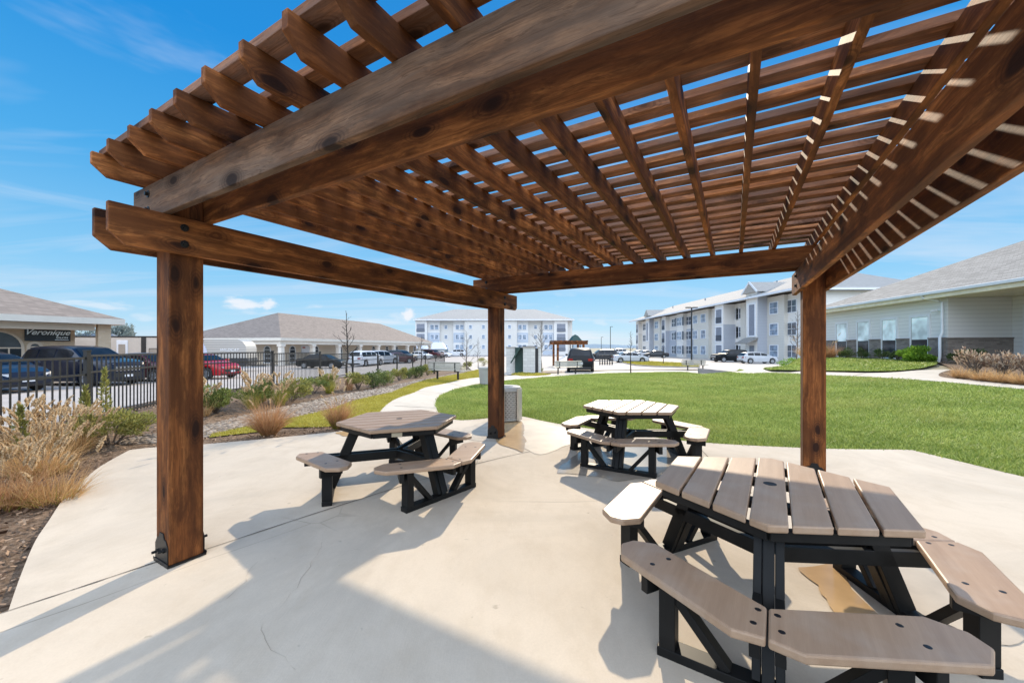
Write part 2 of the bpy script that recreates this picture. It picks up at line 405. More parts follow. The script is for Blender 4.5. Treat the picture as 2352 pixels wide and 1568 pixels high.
def densify(poly, step):
    out = []
    for i in range(len(poly)):
        a = Vector(poly[i][:2]); b = Vector(poly[(i + 1) % len(poly)][:2]); k = max(1, int((b - a).length / step))
        out += [a.lerp(b, j / k) for j in range(k)]
    return out

def overlay(name, poly, off, m, step=.6, kind='structure', parent=None, edge=0.0, spline=False):
    b = densify(poly, step); n = len(b); bb = np.array([p[:] for p in b])
    xs = np.arange(bb[:, 0].min(), bb[:, 0].max(), step); ys = np.arange(bb[:, 1].min(), bb[:, 1].max(), step)
    g = np.array([(x + .13 * step, y + .17 * step) for x in xs for y in ys]); g = g[inside(g, b)] if len(g) else g
    # keep interior points away from the boundary
    if len(g):
        d = np.min(((g[:, None, :] - bb[None, ::1, :]) ** 2).sum(2), 1) if len(g) * n < 4e7 else np.full(len(g), 9.)
        g = g[d > (.3 * step) ** 2]
    vs = b + [Vector(p) for p in g]
    rv, _, rf, *_ = delaunay_2d_cdt(vs, [(i, (i + 1) % n) for i in range(n)], [], 1, 1e-5)
    A = np.array([p[:] for p in rv]); z = T(A[:, 0], A[:, 1]) + off
    mb = MB(); mb.v = [(x, y, h) for (x, y), h in zip(A, z)]; mb.f = [tuple(f) for f in rf]
    if edge:                                             # turned-down edge of a slab
        k = len(mb.v); bz = T(bb[:, 0], bb[:, 1]) + off
        mb.v += [(x, y, h) for (x, y), h in zip(bb, bz)] + [(x, y, h - edge) for (x, y), h in zip(bb, bz)]
        mb.f += [(k + i, k + (i + 1) % n, k + n + (i + 1) % n, k + n + i) for i in range(n)]
    me = bpy.data.meshes.new(name); me.from_pydata(mb.v, [], mb.f); me.update(); me.materials.append(m)
    for p in me.polygons:
        if p.normal.z < -.5: p.flip()
    o = bpy.data.objects.new(name, me); COL.objects.link(o); o.parent = parent
    return tag(o, kind=kind)

def px(pts): return [G(*p).xy for p in pts]

def cr(pts, k=4):
    """Catmull-Rom through an open list of 2D points"""
    P = [Vector(p) for p in pts]; out = []
    for i in range(len(P) - 1):
        a, b, c, d = P[max(i - 1, 0)], P[i], P[i + 1], P[min(i + 2, len(P) - 1)]
        for j in range(k):
            t = j / k
            out.append(.5 * ((2 * b) + (c - a) * t + (2 * a - 5 * b + 4 * c - d) * t * t + (3 * b - a - 3 * c + d) * t ** 3))
    return out + [P[-1]]

def ground_sheet():
    xs = np.unique(np.concatenate([np.linspace(-1500, -60, 12), np.linspace(-60, -14, 24), np.linspace(-14, 24, 64), np.linspace(24, 60, 18), np.linspace(60, 1500, 12)]))
    ys = np.unique(np.concatenate([np.linspace(-300, -8, 6), np.linspace(-8, 44, 80), np.linspace(44, 130, 20), np.linspace(130, 2500, 14)]))
    XX, YY = np.meshgrid(xs, ys, indexing='ij'); Z = T(XX, YY) - .07
    nx, ny = XX.shape; V = np.stack([XX.ravel(), YY.ravel(), Z.ravel()], 1)
    i, j = np.meshgrid(np.arange(nx - 1), np.arange(ny - 1), indexing='ij'); a = (i * ny + j).ravel()
    a_ = NT('dry_ground'); v = a_.pos()
    c = a_.ramp(a_.noise(v, .15, 6), [(.35, (.22, .19, .12)), (.65, (.36, .33, .24))])
    a_.P(Base_Color=c, Roughness=.95)
    tag(np_mesh('ground', V, np.stack([a, a + ny, a + ny + 1, a + 1], 1), a_.m), kind='structure')
ground_sheet()

def soil(name, c0, c1, c2, sc_=8):
    a = NT(name); v = a.pos()
    c = a.ramp(a.noise(v, sc_, 8, .7), [(.3, c0), (.52, c1), (.75, c2)])
    c = a.mix(a.math('MULTIPLY', a.ramp(a.noise(v, 1.2, 4), [(.4, (0, 0, 0)), (.65, (1, 1, 1))]), .4), c, tuple(x * .6 for x in c1))
    a.P(Base_Color=c, Roughness=.95); a.b.inputs['Specular IOR Level'].default_value = .15
    a.bump(a.noise(v, 60, 6, .7), .9, .02); return a.m
M['mulch'] = soil('brown_mulch', (.06, .036, .024), (.22, .15, .10), (.42, .31, .22), 22)
M['gravel'] = soil('river_gravel', (.14, .11, .085), (.38, .31, .25), (.58, .50, .42), 26)
M['lawn'] = soil('lawn_soil', (.09, .12, .02), (.19, .26, .045), (.32, .37, .10), 7)
M['verge'] = soil('verge_soil', (.20, .19, .03), (.36, .33, .05), (.48, .42, .09), 7)

L_LOW = [(1000, 930), (1004, 943), (1010, 952), (1022, 959), (1057, 967), (1122, 962), (1150, 958), (1197, 958), (1249, 969), (1293, 977), (1400, 993), (1520, 1009), (1620, 1019), (1732, 1026), (1842, 1031), (1897, 1033), (2053, 1035), (2094, 1036)]
L_UP = [(1000, 930), (1003, 918), (1013, 908), (1034, 898), (1062, 890), (1100, 882), (1122, 879), (1193, 871), (1268, 865), (1372, 858), (1476, 855.5), (1580, 855), (1684, 855), (1764, 856), (1836, 858.5), (1896, 861.5), (2014, 867), (2139, 875), (2264, 886.5), (2352, 895)]
lawn_low = cr(px(L_LOW[:-1])) + [G(2094, 1036).xy, Vector((5.92, 4.4)), Vector((5.95, -4))]
lawn_up = cr(px(L_UP)); e0 = lawn_up[-1]; e1 = (e0 - lawn_up[-8]).normalized()
lawn_up += [e0 + e1 * 2.2 + Vector((0, -.3)), e0 + e1 * 4 + Vector((.0, -1.6)), e0 + e1 * 5 + Vector((0, -4)), e0 + e1 * 5 + Vector((0, -14))]
lawn_poly = lawn_low + lawn_up[::-1][:-1]
overlay('lawn', lawn_poly, .0, M['lawn'], .5)

P_LEFT = [(19, 1413), (49, 1324), (81, 1249), (112, 1201), (150, 1144), (187, 1111), (232, 1073), (298, 1036)]
P_TOP = [(298, 1036), (356, 1030), (465, 1023), (600, 1011), (750, 996), (790, 991), (835, 984), (856, 972), (864, 957)]
patio_poly = [Vector((-5, -5)), Vector((-5, -.4))] + cr(px(P_LEFT)) + cr(px(P_TOP))[1:] + [p for p in lawn_low if True][3:-1] + [Vector((5.95, -5))]
patio = overlay('patio', patio_poly, .02, M['concrete'], .5, edge=.12)
PA = [(864, 957), (887, 931), (913, 915), (951, 902), (978, 890), (1028, 880), (1081, 869), (1118, 866), (1161, 863.5), (1265, 858), (1372, 852.5), (1476, 850), (1580, 850.5), (1674, 851.5), (1764, 852.5), (1836, 853.5), (1896, 855), (2000, 857), (2060, 855), (2110, 851), (2190, 849)]
BEDL = [(2190, 849), (2170, 853), (2156, 860), (2166, 867), (2230, 874), (2290, 880), (2352, 887)]
pa = cr(px(PA)); bl = cr(px(BEDL)); b0 = bl[-1]
path_poly = pa + bl[1:] + [b0 + e1 * 2.4 + Vector((0, .1)), b0 + e1 * 5 + Vector((.6, -1.2)), b0 + e1 * 7 + Vector((.6, -4)), b0 + e1 * 7 + Vector((.6, -14))] + lawn_up[::-1][:-1] + lawn_low[:4]
overlay('path', path_poly, .014, M['path'], .5, edge=.1)

FPX = [(-330, 3.2), (200, 6.55), (424, 9.9), (626, 13.4), (735, 17.4), (810, 20.7), (868, 23.6), (912, 26.6), (948, 29.6), (977, 32.6), (1001, 35.8), (1021, 39)]
fence_pts = [at(p, d) for p, d in FPX]; fence_pts[0] = Vector((-6.3, 2.9, .2))
fence_pts = [Vector((-5.9, -1.0, .2))] + fence_pts
left_lot = [Vector((-70, -8)), Vector((-6.8, -8)), Vector((-6.8, -1))] + [Vector((p.x - .75, p.y + .15)) for p in fence_pts[1:]] + [Vector((-4, 45)), Vector((-4, 112)), Vector((-70, 112))]
overlay('parking_lot', left_lot, .0, M['lot_left'], 1.6)
bed_poly = [Vector((p.x - .7, p.y)) for p in fence_pts] + [Vector((-4.2, 39)), Vector((-2.6, 27))] + px([(1101, 866)]) + pa[::-1][len(pa) - 29:] + cr(px(P_TOP))[::-1][1:] + cr(px(P_LEFT))[::-1][1:] + [Vector((-5, -.4)), Vector((-5, -1))]
overlay('mulch_bed', bed_poly, -.012, M['mulch'], .5)
S_BOT = [(480, 1005), (600, 991), (652, 982), (750, 981), (800, 972), (845, 964), (866, 955)]
S_TOP = [(1101, 848), (1043, 861), (987, 871), (931, 888), (900, 901), (811, 921), (760, 940), (658, 963), (562, 981), (487, 998), (480, 1005)]
strip_poly = px(S_BOT) + pa[1:29] + px([(1103, 867)]) + px(S_TOP)[:-1]
overlay('grass_verge', strip_poly, .008, M['verge'], .4)
G_TOP = [(262, 1012), (356, 996), (470, 976), (560, 956), (663, 932), (773, 909), (875, 891), (1002, 866), (1095, 846)]
G_BOT = [(1101, 848), (1043, 861), (987, 871), (931, 888), (900, 901), (811, 921), (760, 940), (658, 963), (562, 981), (487, 998), (470, 1006), (356, 1018), (275, 1022)]
gravel_poly = cr(px(G_TOP), 3) + [p + Vector((-.02, .03)) for p in cr(px(G_BOT), 3)]
overlay('gravel_strip', gravel_poly, .0, M['gravel'], .4)
# parking court beyond the lawn
lot_poly = px([(1163, 861.5), (1265, 856), (1372, 850.5), (1476, 848), (1600, 848)]) + [Vector((13.5, 25.5)), Vector((21, 30)), Vector((36, 43)), Vector((38, 50)), Vector((38.4, 118)), Vector((-3.9, 118)), Vector((-3.9, 45)), Vector((-3.4, 38)), Vector((-1.9, 27.5))]
overlay('parking_court', lot_poly, .003, M['lot'], 1.2)
bed_right = bl[::-1] + px([(2190, 849)]) + [Vector((18.6, 17.0)), Vector((19.4, 16.4)), Vector((20.3, 13)), b0 + e1 * 5 + Vector((1.2, -1.0)), b0 + e1 * 2.4 + Vector((0, .2))]
overlay('mulch_bed', bed_right, .004, M['mulch'], .5)
gs = px([(1700, 848.5), (1764, 849.5), (1836, 850.5), (1896, 851.5), (2000, 853), (2060, 851.5), (2112, 847), (2150, 838)]) + [Vector((18.7, 17)), Vector((20, 24.6)), Vector((20.6, 29))] + [Vector((17, 26.5)), Vector((14.2, 24.5))]
overlay('side_lawn', gs, .012, M['lawn'], .6)

# island with kerb in the parking court
isl = px([(1420, 828), (1432, 834), (1460, 840), (1509, 843), (1560, 844.5), (1604, 845), (1606, 838), (1560, 835), (1500, 832), (1455, 828)])
overlay('planting_island', isl, .11, M['verge'], .6, edge=.14)
kb = MB(); ip = densify(isl, .7)
for i in range(len(ip)):
    a, b = ip[i], ip[(i + 1) % len(ip)]
    za = float(T(a.x, a.y)); zb = float(T(b.x, b.y)); kb.bar((a.x, a.y, za + .06), (b.x, b.y, zb + .06), .16, .15)
tag(kb.build('kerb', M['kerb']), kind='structure')

# expansion joints of the patio
def strip_mesh(pts, w, off, wob=0.0):
    mb = MB(); P = [Vector(p) for p in pts]; n = len(P); vs = []
    for i, p in enumerate(P):
        d = (P[min(i + 1, n - 1)] - P[max(i - 1, 0)]).normalized(); q = Vector((-d.y, d.x)) * w * (.5 + wob * random.uniform(-.3, .3))
        z = float(T(p.x, p.y)) + off; vs += [(p.x + q.x, p.y + q.y, z), (p.x - q.x, p.y - q.y, z)]
    mb.add(vs, [(2 * i, 2 * i + 1, 2 * i + 3, 2 * i + 2) for i in range(n - 1)]); return mb
J1 = px([(20, 1412), (185, 1357), (372, 1295), (466, 1271), (780, 1166), (1090, 1070), (1293, 1023), (1340, 1008)])
J1 = [J1[0] + (J1[0] - J1[1]).normalized() * 2.2] + J1
strip_mesh(densify(J1 + J1[:0], .25)[:-8] if False else cr(J1, 6), .011, .0235, 1).build('expansion_joint', M['joint'], patio)
J2 = [G(1605, 1030).xy, G(1640, 1068).xy, G(1700, 1140).xy]
strip_mesh(cr(J2, 6), .009, .0235, 1).build('expansion_joint', M['joint'], patio)
for pts in ([(905, 933), (1000, 938)], [(960, 899), (1018, 904)], [(1030, 880), (1062, 888)], [(1500, 849.5), (1505, 854.5)], [(1760, 852.6), (1752, 856)], [(1990, 857), (1960, 864)]):
    strip_mesh(densify(px(pts), .3)[:max(2, len(densify(px(pts), .3)) // 2 + 1)], .02, .018).build('expansion_joint', M['joint'], patio)

# hairline cracks
M['crack'] = simple('crack_line', (.33, .275, .215), .9)  # one even brown for the crack lines
for cp in ([(598, 1440), (612, 1468), (608, 1480), (628, 1500), (640, 1512), (662, 1536), (690, 1568)], [(745, 1232), (742, 1262), (715, 1300), (690, 1345), (640, 1410), (606, 1440)], [(800, 1272), (822, 1268), (840, 1266)], [(585, 1300), (560, 1345), (500, 1400)]):
    cq = px(cp); dn = densify(cq, .05)[:-max(1, int((Vector(cq[-1]) - Vector(cq[0])).length / .05))]
    dn = [p + Vector((random.uniform(-.012, .012), random.uniform(-.012, .012))) for p in dn]
    strip_mesh(dn, .0011, .0222, 2).build('crack', M['crack'], patio)
# wet concrete and puddles
def puddle_mat(name, col, ro):
    a = NT(name); v = a.pos(); c = a.ramp(a.noise(v, 3, 5), [(.35, tuple(x * .8 for x in col)), (.65, col)])
    a.P(Base_Color=c, Roughness=ro); a.b.inputs['Specular IOR Level'].default_value = .45 if ro < .25 else .2; a.b.inputs['IOR'].default_value = 1.4
    if ro < .1: a.bump(a.noise(v, 5, 2), .02, .01)
    return a.m
M['water'] = puddle_mat('puddle_water', (.40, .34, .27), .16)
M['mud'] = puddle_mat('muddy_water', (.56, .37, .19), .2)
M['damp'] = puddle_mat('damp_concrete', (.54, .46, .365), .5)
def blob(pts, amp=.05, seed=1):
    q = densify(cr([*pts, pts[0]], 4)[:-1], .07); out = []; n = len(q); rr = random.Random(seed)
    ph = [rr.uniform(0, 6.28) for _ in range(6)]; c = sum(q, Vector((0, 0))) / n
    for i, p in enumerate(q):
        t = 2 * math.pi * i / n; k = sum(math.sin((j * 3 + 4) * t + ph[j]) / (j + 1.5) for j in range(6)) * amp
        out.append(p + (p - c).normalized() * k)
    return out
def pud(pts, m, off, amp=.05, seed=1): return overlay('puddle', blob(px(pts), amp, seed), off, m, .3)
pud([(1075, 1010), (1060, 990), (1110, 972), (1200, 966), (1290, 985), (1330, 1008), (1290, 1030), (1240, 1046), (1180, 1025)], M['damp'], .0245, .05, 3)
pud([(1132, 1008), (1140, 985), (1165, 972), (1198, 972), (1205, 1000), (1203, 1040), (1180, 1034), (1152, 1024)], M['mud'], .0275, .035, 5)
pud([(1285, 1090), (1310, 1052), (1360, 1030), (1440, 1020), (1530, 1032), (1560, 1060), (1530, 1092), (1440, 1112), (1370, 1100)], M['water'], .0255, .05, 8)
pud([(1835, 1310), (1905, 1304), (1940, 1330), (1990, 1395), (2025, 1442), (1955, 1447), (1905, 1402), (1868, 1350)], M['mud'], .0265, .03, 11)
pud([(1990, 1310), (2110, 1300), (2250, 1310), (2300, 1370), (2352, 1480), (2280, 1500), (2170, 1440), (2060, 1400)], M['damp'], .0245, .03, 12)
pud([(770, 997), (800, 992), (840, 995), (835, 1003), (790, 1004)], M['mud'], .0255, .02, 14)
# ================================================================== pergola
TH = .5291; PA0 = Vector((-2.2763, 2.7838)); PL1, PL2, PW, PT = 4.129, 4.283, .202, .044
Z1 = 2.131; Z2 = 2.381; Z3 = 2.611; RH = .14; LATH = .042
per = empty('pergola', (PA0.x, PA0.y, .02), -TH, 'brown stained timber pergola with lath roof standing over the concrete patio', 'pergola')
DZ = -.02
def beam(name, m, u0, v0, u1, v1, z, h, w, ch0=0, ch1=0, parent=per, roll=None, bev=.005):
    """timber from (u0,v0) to (u1,v1), bottom at z; lower corners of the ends clipped by ch0/ch1; mesh built along its own X"""
    d = Vector((u1 - u0, v1 - v0)); L = d.length; mb = MB()
    prof = [(0, h), (0, ch0 * .9 if ch0 else 0)] + ([(ch0, 0)] if ch0 else []) + ([(L - ch1, 0)] if ch1 else []) + [(L, ch1 * .9 if ch1 else 0), (L, h)]
    mb.prism(prof, -w / 2, w / 2, 'y')
    return mb.build(name, m, parent, bevel=bev, loc=(u0, v0, z + DZ), rot=(0, 0, math.atan2(d.y, d.x)))
h = PW / 2
for (u, v) in ((0, 0), (0, PL2), (PL1, PL2), (PL1, 0)):
    mb = MB(); mb.box(0, -h, -h, Z3 - .02 if v > -1 else Z1, h, h)
    po = mb.build('post', M['wood_post'], per, bevel=.008, loc=(u, v, .012 + DZ + .02), rot=(0, R(-90), 0))
    pl = MB(); pl.box(-h - .012, -h - .012, -.0, h + .012, h + .012, .014)
    for s in (-1, 1):                                       # shaped side straps with bolts
        prof = [(-h + .004, .014), (h - .004, .014), (h - .004, .13), (h - .035, .175), (h - .06, .18), (h - .075, .215), (-h + .075, .215), (-h + .06, .18), (-h + .035, .175), (-h + .004, .13)]
        pl.prism(prof, s * (h + .001), s * (h + .008), 'y')
    pl.box(-h - .014, -h - .014, .014, h + .014, -h - .0085, .03); pl.box(-h - .014, h + .0085, .014, h + .014, h + .014, .03)
    bp = pl.build('base_plate', M['steel_plate'], per, bevel=.002, loc=(u, v, .001))
    for s in (-1, 1):
        for k in (-.045, .045):
            b = MB(); b.lathe([(.0, 0), (.017, 0), (.017, .012), (.010, .013), (.010, .035), (0, .035)], 8, Matrix.Translation((k, s * (h + .008), .095 + (.012 if k > 0 else -.012))) @ Matrix.Rotation(R(-90) * s, 4, 'X'))
            b.build('bolt', M['steel_plate'], bp)
def bolts(parent, u, v, z, axis, sgn):
    b = MB(); rot = Matrix.Rotation(R(90) * sgn, 4, 'Y') if axis == 'u' else Matrix.Rotation(R(-90) * sgn, 4, 'X')
    b.lathe([(0, -.004), (.026, -.004), (.026, .004), (.014, .005), (.014, .02), (0, .021)], 8, Matrix.Translation((u, v, z + DZ)) @ rot); b.build('bolt', M['steel_plate'], parent)
ON, OF, OU = .41, .455, .36
for u in (0, PL1):
    for s in (-1, 1):
        uu = u + s * (h + PT / 2)
        beam('lower_beam', M['wood'], uu, -ON, uu, PL2 + OF, Z1, Z2 - Z1, PT, .085, .045)
        for v in (-.03, PL2 + .03):
            for k in (.07, .18): bolts(per, u + s * (h + PT), v, Z1 + k, 'u', s)
for v in (0, PL2):
    for s in (-1, 1):
        vv = v + s * (h + PT / 2)
        beam('upper_beam', M['wood_gray'] if (v == 0 and s == -1) else M['wood'], -OU, vv, PL1 + OU, vv, Z2 + .001, Z3 - Z2 - .001, PT, .0, .0)
        for u in (-.1, PL1 + .1):
            for k in (.06, .17): bolts(per, u, v + s * (h + PT), Z2 + k, 'v', s)
for u in [-.178 + .3015 * k for k in range(13)] + [3.762, 4.13, 4.36]:
    beam('rafter', M['wood'], u + random.uniform(-.004, .004), -.405 + random.uniform(-.006, .006), u + random.uniform(-.004, .004), PL2 + .43, Z3 + .001, RH, .038, .075, .075, bev=.003)
for k in range(24):
    v = -.302 + .2135 * k
    u0 = -.245 + random.uniform(-.01, .01); mb = MB(); L = PL1 + .47; n = 14; w_ = .105
    mb.box(0, -w_ / 2, 0, L, w_ / 2, LATH)
    mb.build('purlin', M['wood_lath'], per, bevel=.003, loc=(u0, v + random.uniform(-.004, .004), Z3 + RH + .002 + DZ), rot=(random.uniform(-.03, .03), 0, random.uniform(-.0016, .0016)))

# ================================================================== picnic tables
def make_table(label):
    root = empty('picnic_table', (0, 0, 0), 0, label, 'picnic table', 'hexagonal picnic tables on the patio')
    Rt = .64; TOP, SEAT = .70, .41; PX, PY = .695, .40
    hexv = [Vector((Rt * math.cos(R(60 * k)), Rt * math.sin(R(60 * k)))) for k in range(6)]
    def clip(poly, y0, y1):
        def cut(P, f):
            out = []
            for i in range(len(P)):
                a, b = P[i], P[(i + 1) % len(P)]; fa, fb = f(a), f(b)
                if fa >= 0: out.append(a)
                if fa * fb < 0: out.append(a.lerp(b, fa / (fa - fb)))
            return out
        return cut(cut(poly, lambda p: p.y - y0), lambda p: y1 - p.y)
    W_ = Rt * math.sqrt(3); n = 7; gap = .014; pw = (W_ - gap * 6) / 7
    for i in range(n):
        y0 = -W_ / 2 + i * (pw + gap); pg = clip(hexv, y0, y0 + pw)
        mb = MB(); mb.prism([tuple(p) for p in pg], TOP - .036, TOP)
        o = mb.build('top_plank', M['plank'], root, bevel=.007)
        if i == 3:
            hb = MB(); hb.lathe([(0, TOP + .0006), (.028, TOP + .0006), (.033, TOP + .0014), (.033, TOP - .05), (0, TOP - .05)], 20); hb.build('umbrella_hole', M['dark_void'], o, smooth=40)  # closed black disc, the dark of an open hole put into its colour
    fr = MB()                                                 # hexagonal apron and battens under the planks
    for k in range(6):
        a = hexv[k] * .91; b = hexv[(k + 1) % 6] * .91; fr.bar((a.x, a.y, TOP - .063), (b.x, b.y, TOP - .063), .036, .05)
    for x in (-.2, .2): fr.bar((x, -.46, TOP - .058), (x, .46, TOP - .058), .085, .04)
    fr.build('apron', M['frame_black'], root, bevel=.004)
    for g in (0, 120, 240):
        Rz = Matrix.Rotation(R(g), 4, 'Z')
        arm = MB()
        for s in (-1, 1): arm.box(.02, s * .042 - .018, .285, .93, s * .042 + .018, .369, Rz)
        arm.build('arm', M['frame_black'], root, bevel=.003)
        lg = MB()
        lg.bar(Rz @ Vector((.43, 0, TOP - .05)), Rz @ Vector((PX, 0, .03)), .046, .1, up=Rz @ Vector((1, 0, .35)))
        for s in (-1, 1): lg.bar(Rz @ Vector((.445, s * .043, TOP - .06)), Rz @ Vector((PX - .01, s * .043, .04)), .034, .085, up=Rz @ Vector((1, 0, .35)))
        lg.build('leg', M['frame_black'], root, bevel=.003)
        ch = MB(); ch.box(PX - .045, -.445, .0, PX + .045, .445, .045, Rz); ch.build('foot_rail', M['frame_black'], root, bevel=.003)
        for s in (-1, 1):
            p = MB(); p.box(PX - .045, s * PY - .036, .045, PX + .045, s * PY + .036, SEAT - .04, Rz); made = [p.build('bench_post', M['frame_black'], root, bevel=.003)]
            d = MB(); d.bar(Rz @ Vector((PX, s * (PY - .03), SEAT - .11)), Rz @ Vector((PX, s * .15, .04)), .04, .07, up=Rz @ Vector((1, 0, 0))); made.append(d.build('brace', M['frame_black'], root, bevel=.003))
            q = Rz @ Matrix.Rotation(R(30 * s), 4, 'Z')
            c = MB(); c.box(.69, s * .06 - .02, SEAT - .125, .90, s * .06 + .02, SEAT - .041, q); made.append(c.build('cleat', M['frame_black'], root, bevel=.003))
            # seat board, outline in (along, outward) coordinates of its own side of the hexagon
            tn = [(-.382, .667), (-.488, .852), (-.40, .92), (.20, .92), (.29, .835), (.29, .75), (.205, .667)]
            def loc2(t, nn): return q @ Vector((nn, s * t, 0))
            pts = [tuple(loc2(*p).xy) for p in tn]
            if s < 0: pts = pts[::-1]
            mb = MB(); mb.prism(pts, SEAT - .038, SEAT); sb = mb.build('seat_board', M['plank'], root, bevel=.009); made.append(sb)
            for o in made: o['open_side'] = int(g == 0 and s < 0)
            for (t_, n_) in ((-.375, .715), (-.415, .81), (.06, .735), (.06, .845)):
                p3 = loc2(t_, n_); bb = MB()
                bb.lathe([(0, SEAT + .0012), (.010, SEAT + .0012), (.0125, SEAT + .0004), (.0125, SEAT - .01), (0, SEAT - .01)], 10, Matrix.Translation((p3.x, p3.y, 0))); bb.build('bolt', M['black_metal'], sb)
    return root
t1 = make_table('nearest picnic table, half shaded, its tan top and three bench groups filling the lower right')
t1.location = (1.527, 2.259, .02); t1.rotation_euler.z = R(-124.6)
t2 = copy_tree(t1); t2['label'] = 'picnic table left of the middle post, planks of its tan top seen lengthwise'; t2.location = (-1.139, 4.327, .02); t2.rotation_euler.z = R(-160)
t3 = copy_tree(t1); t3['label'] = 'farthest picnic table, standing at the lawn edge with water under it'; t3.location = (1.715, 5.3, .02); t3.rotation_euler.z = R(-121)
# the left table leaves one side open for a wheelchair
for o in list(t2.children):
    if o.get('open_side') == 1:
        for q in list(o.children): bpy.data.objects.remove(q)
        bpy.data.objects.remove(o)
for t in (t1, t2, t3):
    for o in t.children:
        if 'open_side' in o: del o['open_side']
# small maker plate on the left table
mb = MB(); mb.box(-.05, -.003, -.02, .05, .003, .02)
pt = mb.build('name_plate', simple('brass_plate', (.45, .38, .26), .4), t2, bevel=.002)
pt.location = (.07, .5045 + .022, .637)
# ================================================================== fence
fn = empty('metal_fence', tuple(fence_pts[1]), 0, 'black metal picket fence running along the mulch bed beside the left parking lot', 'fence')
FO = fence_pts[1].copy()
FH = 1.22
for i, p in enumerate(fence_pts):
    q = p - FO; q.z = float(T(p.x, p.y)) - FO.z
    hh = FH + (.02 if i < 3 else 0)
    mb = MB(); w = .032
    mb.box(q.x - w, q.y - w, q.z - .05, q.x + w, q.y + w, q.z + hh); mb.box(q.x - w - .006, q.y - w - .006, q.z + hh, q.x + w + .006, q.y + w + .006, q.z + hh + .02)
    mb.build('post', M['fence_black'], fn)
for i in range(len(fence_pts) - 1):
    a = fence_pts[i] - FO; b = fence_pts[i + 1] - FO
    z0 = max(float(T(*fence_pts[i].xy)), float(T(*fence_pts[i + 1].xy))) - FO.z + .03
    z0 = .5 * (float(T(*fence_pts[i].xy)) + float(T(*fence_pts[i + 1].xy))) - FO.z + .035
    d = Vector((b.x - a.x, b.y - a.y)); L = d.length; d.normalize(); mb = MB()
    for zz, hh in ((.07, .035), (.86, .032), (1.135, .035)):
        mb.bar((a.x, a.y, z0 + zz), (b.x, b.y, z0 + zz), .03, hh)
    k = max(2, int(L / .118))
    for j in range(1, k):
        x, y = a.x + d.x * L * j / k, a.y + d.y * L * j / k
        mb.box(x - .0085, y - .0085, z0 + .02, x + .0085, y + .0085, z0 + 1.14)
    mb.build('picket_panel', M['fence_black'], fn)

# ================================================================== plants
M['leaf'] = leafy('shrub_leaf', (.10, .14, .035), (.30, .33, .10))
M['leaf_olive'] = leafy('olive_leaf', (.19, .20, .05), (.42, .39, .12))
M['leaf_dark'] = leafy('dark_leaf', (.05, .085, .025), (.16, .20, .07))
M['leaf_bright'] = leafy('bright_leaf', (.10, .22, .02), (.32, .48, .06))
M['blade_tan'] = leafy('tan_grass_blade', (.50, .29, .12), (.80, .55, .28), .4)
M['blade_red'] = leafy('russet_grass_blade', (.40, .20, .095), (.68, .42, .21), .4)
M['blade_green'] = leafy('green_grass_blade', (.22, .23, .035), (.45, .40, .08), .4)
M['plume'] = leafy('pale_plume', (.66, .48, .28), (.88, .73, .50), .5)
M['bark'] = simple('young_bark', (.13, .10, .08), .85, var=.3, scale=12)
M['bark_dark'] = simple('dark_bark', (.035, .027, .022), .85, var=.3, scale=12)
M['lawn_blade'] = leafy('lawn_blade', (.16, .245, .035), (.52, .57, .17), .35, .5, patch=(.52, .48, .16))
M['verge_blade'] = leafy('verge_blade', (.34, .31, .04), (.60, .50, .11), .35)

def blades_mesh(n, r0, h, lean, w, seg=4, droop=.5, rr=None):
    """arching grass blades from a small tuft: arrays of vertices and quads"""
    rr = rr or rng
    az = rr.uniform(0, 2 * np.pi, n); r = r0 * np.sqrt(rr.uniform(0, 1, n)); L = h * rr.uniform(.55, 1.1, n); ln = lean * rr.uniform(.15, 1.15, n)
    t = np.linspace(0, 1, seg + 1)[None, :]
    out = r[:, None] + L[:, None] * (np.sin(ln)[:, None] * t + droop * ln[:, None] * t ** 3 * .6)
    zz = L[:, None] * (np.cos(ln)[:, None] * t - droop * ln[:, None] * t ** 3 * .45)
    az2 = az[:, None] + rr.uniform(-.5, .5, n)[:, None] * t
    x, y = out * np.cos(az2), out * np.sin(az2)
    a3 = rr.uniform(0, 2 * np.pi, n)[:, None]
    ww = (w * (1 - t * .93)) * .5
    dx, dy = np.cos(a3) * ww, np.sin(a3) * ww
    V = np.stack([np.stack([x - dx, y - dy, zz], 2), np.stack([x + dx, y + dy, zz], 2)], 2)   # n,seg+1,2,3
    idx = np.arange(n * (seg + 1) * 2).reshape(n, seg + 1, 2)
    Q = np.stack([idx[:, :-1, 0], idx[:, :-1, 1], idx[:, 1:, 1], idx[:, 1:, 0]], 2).reshape(-1, 4)
    tip = np.stack([x[:, -1], y[:, -1], zz[:, -1]], 1)
    return V.reshape(-1, 3), Q, tip, az

def plume_mesh(tips, az, L, r, n=150, rr=None):
    rr = rr or rng; Vs = []; Qs = []
    for p, a in zip(tips, az):
        le = L * rr.uniform(.7, 1.2); d = np.array([np.cos(a) * .35, np.sin(a) * .35, 1.0]); d /= np.linalg.norm(d)
        t = rr.uniform(0, 1, n); bend = np.stack([np.cos(a) * t ** 2 * le * .25, np.sin(a) * t ** 2 * le * .25, -t ** 2 * le * .12], 1)
        c = p + d * (t * le)[:, None] + bend; R_ = (r * np.sin(np.pi * (t * .85 + .1)) * rr.uniform(.35, 1, n))[:, None]
        o = rr.normal(0, 1, (n, 3)); o /= np.linalg.norm(o, axis=1)[:, None]
        tip = c + o * R_ + d * .008; s = rr.normal(0, 1, (n, 3)) * .0075
        k = len(Vs) * 3 * n
        V = np.stack([c - s, c + s, tip], 1).reshape(-1, 3); Vs.append(V)
    V = np.concatenate(Vs); return V, np.arange(len(V)).reshape(-1, 3)

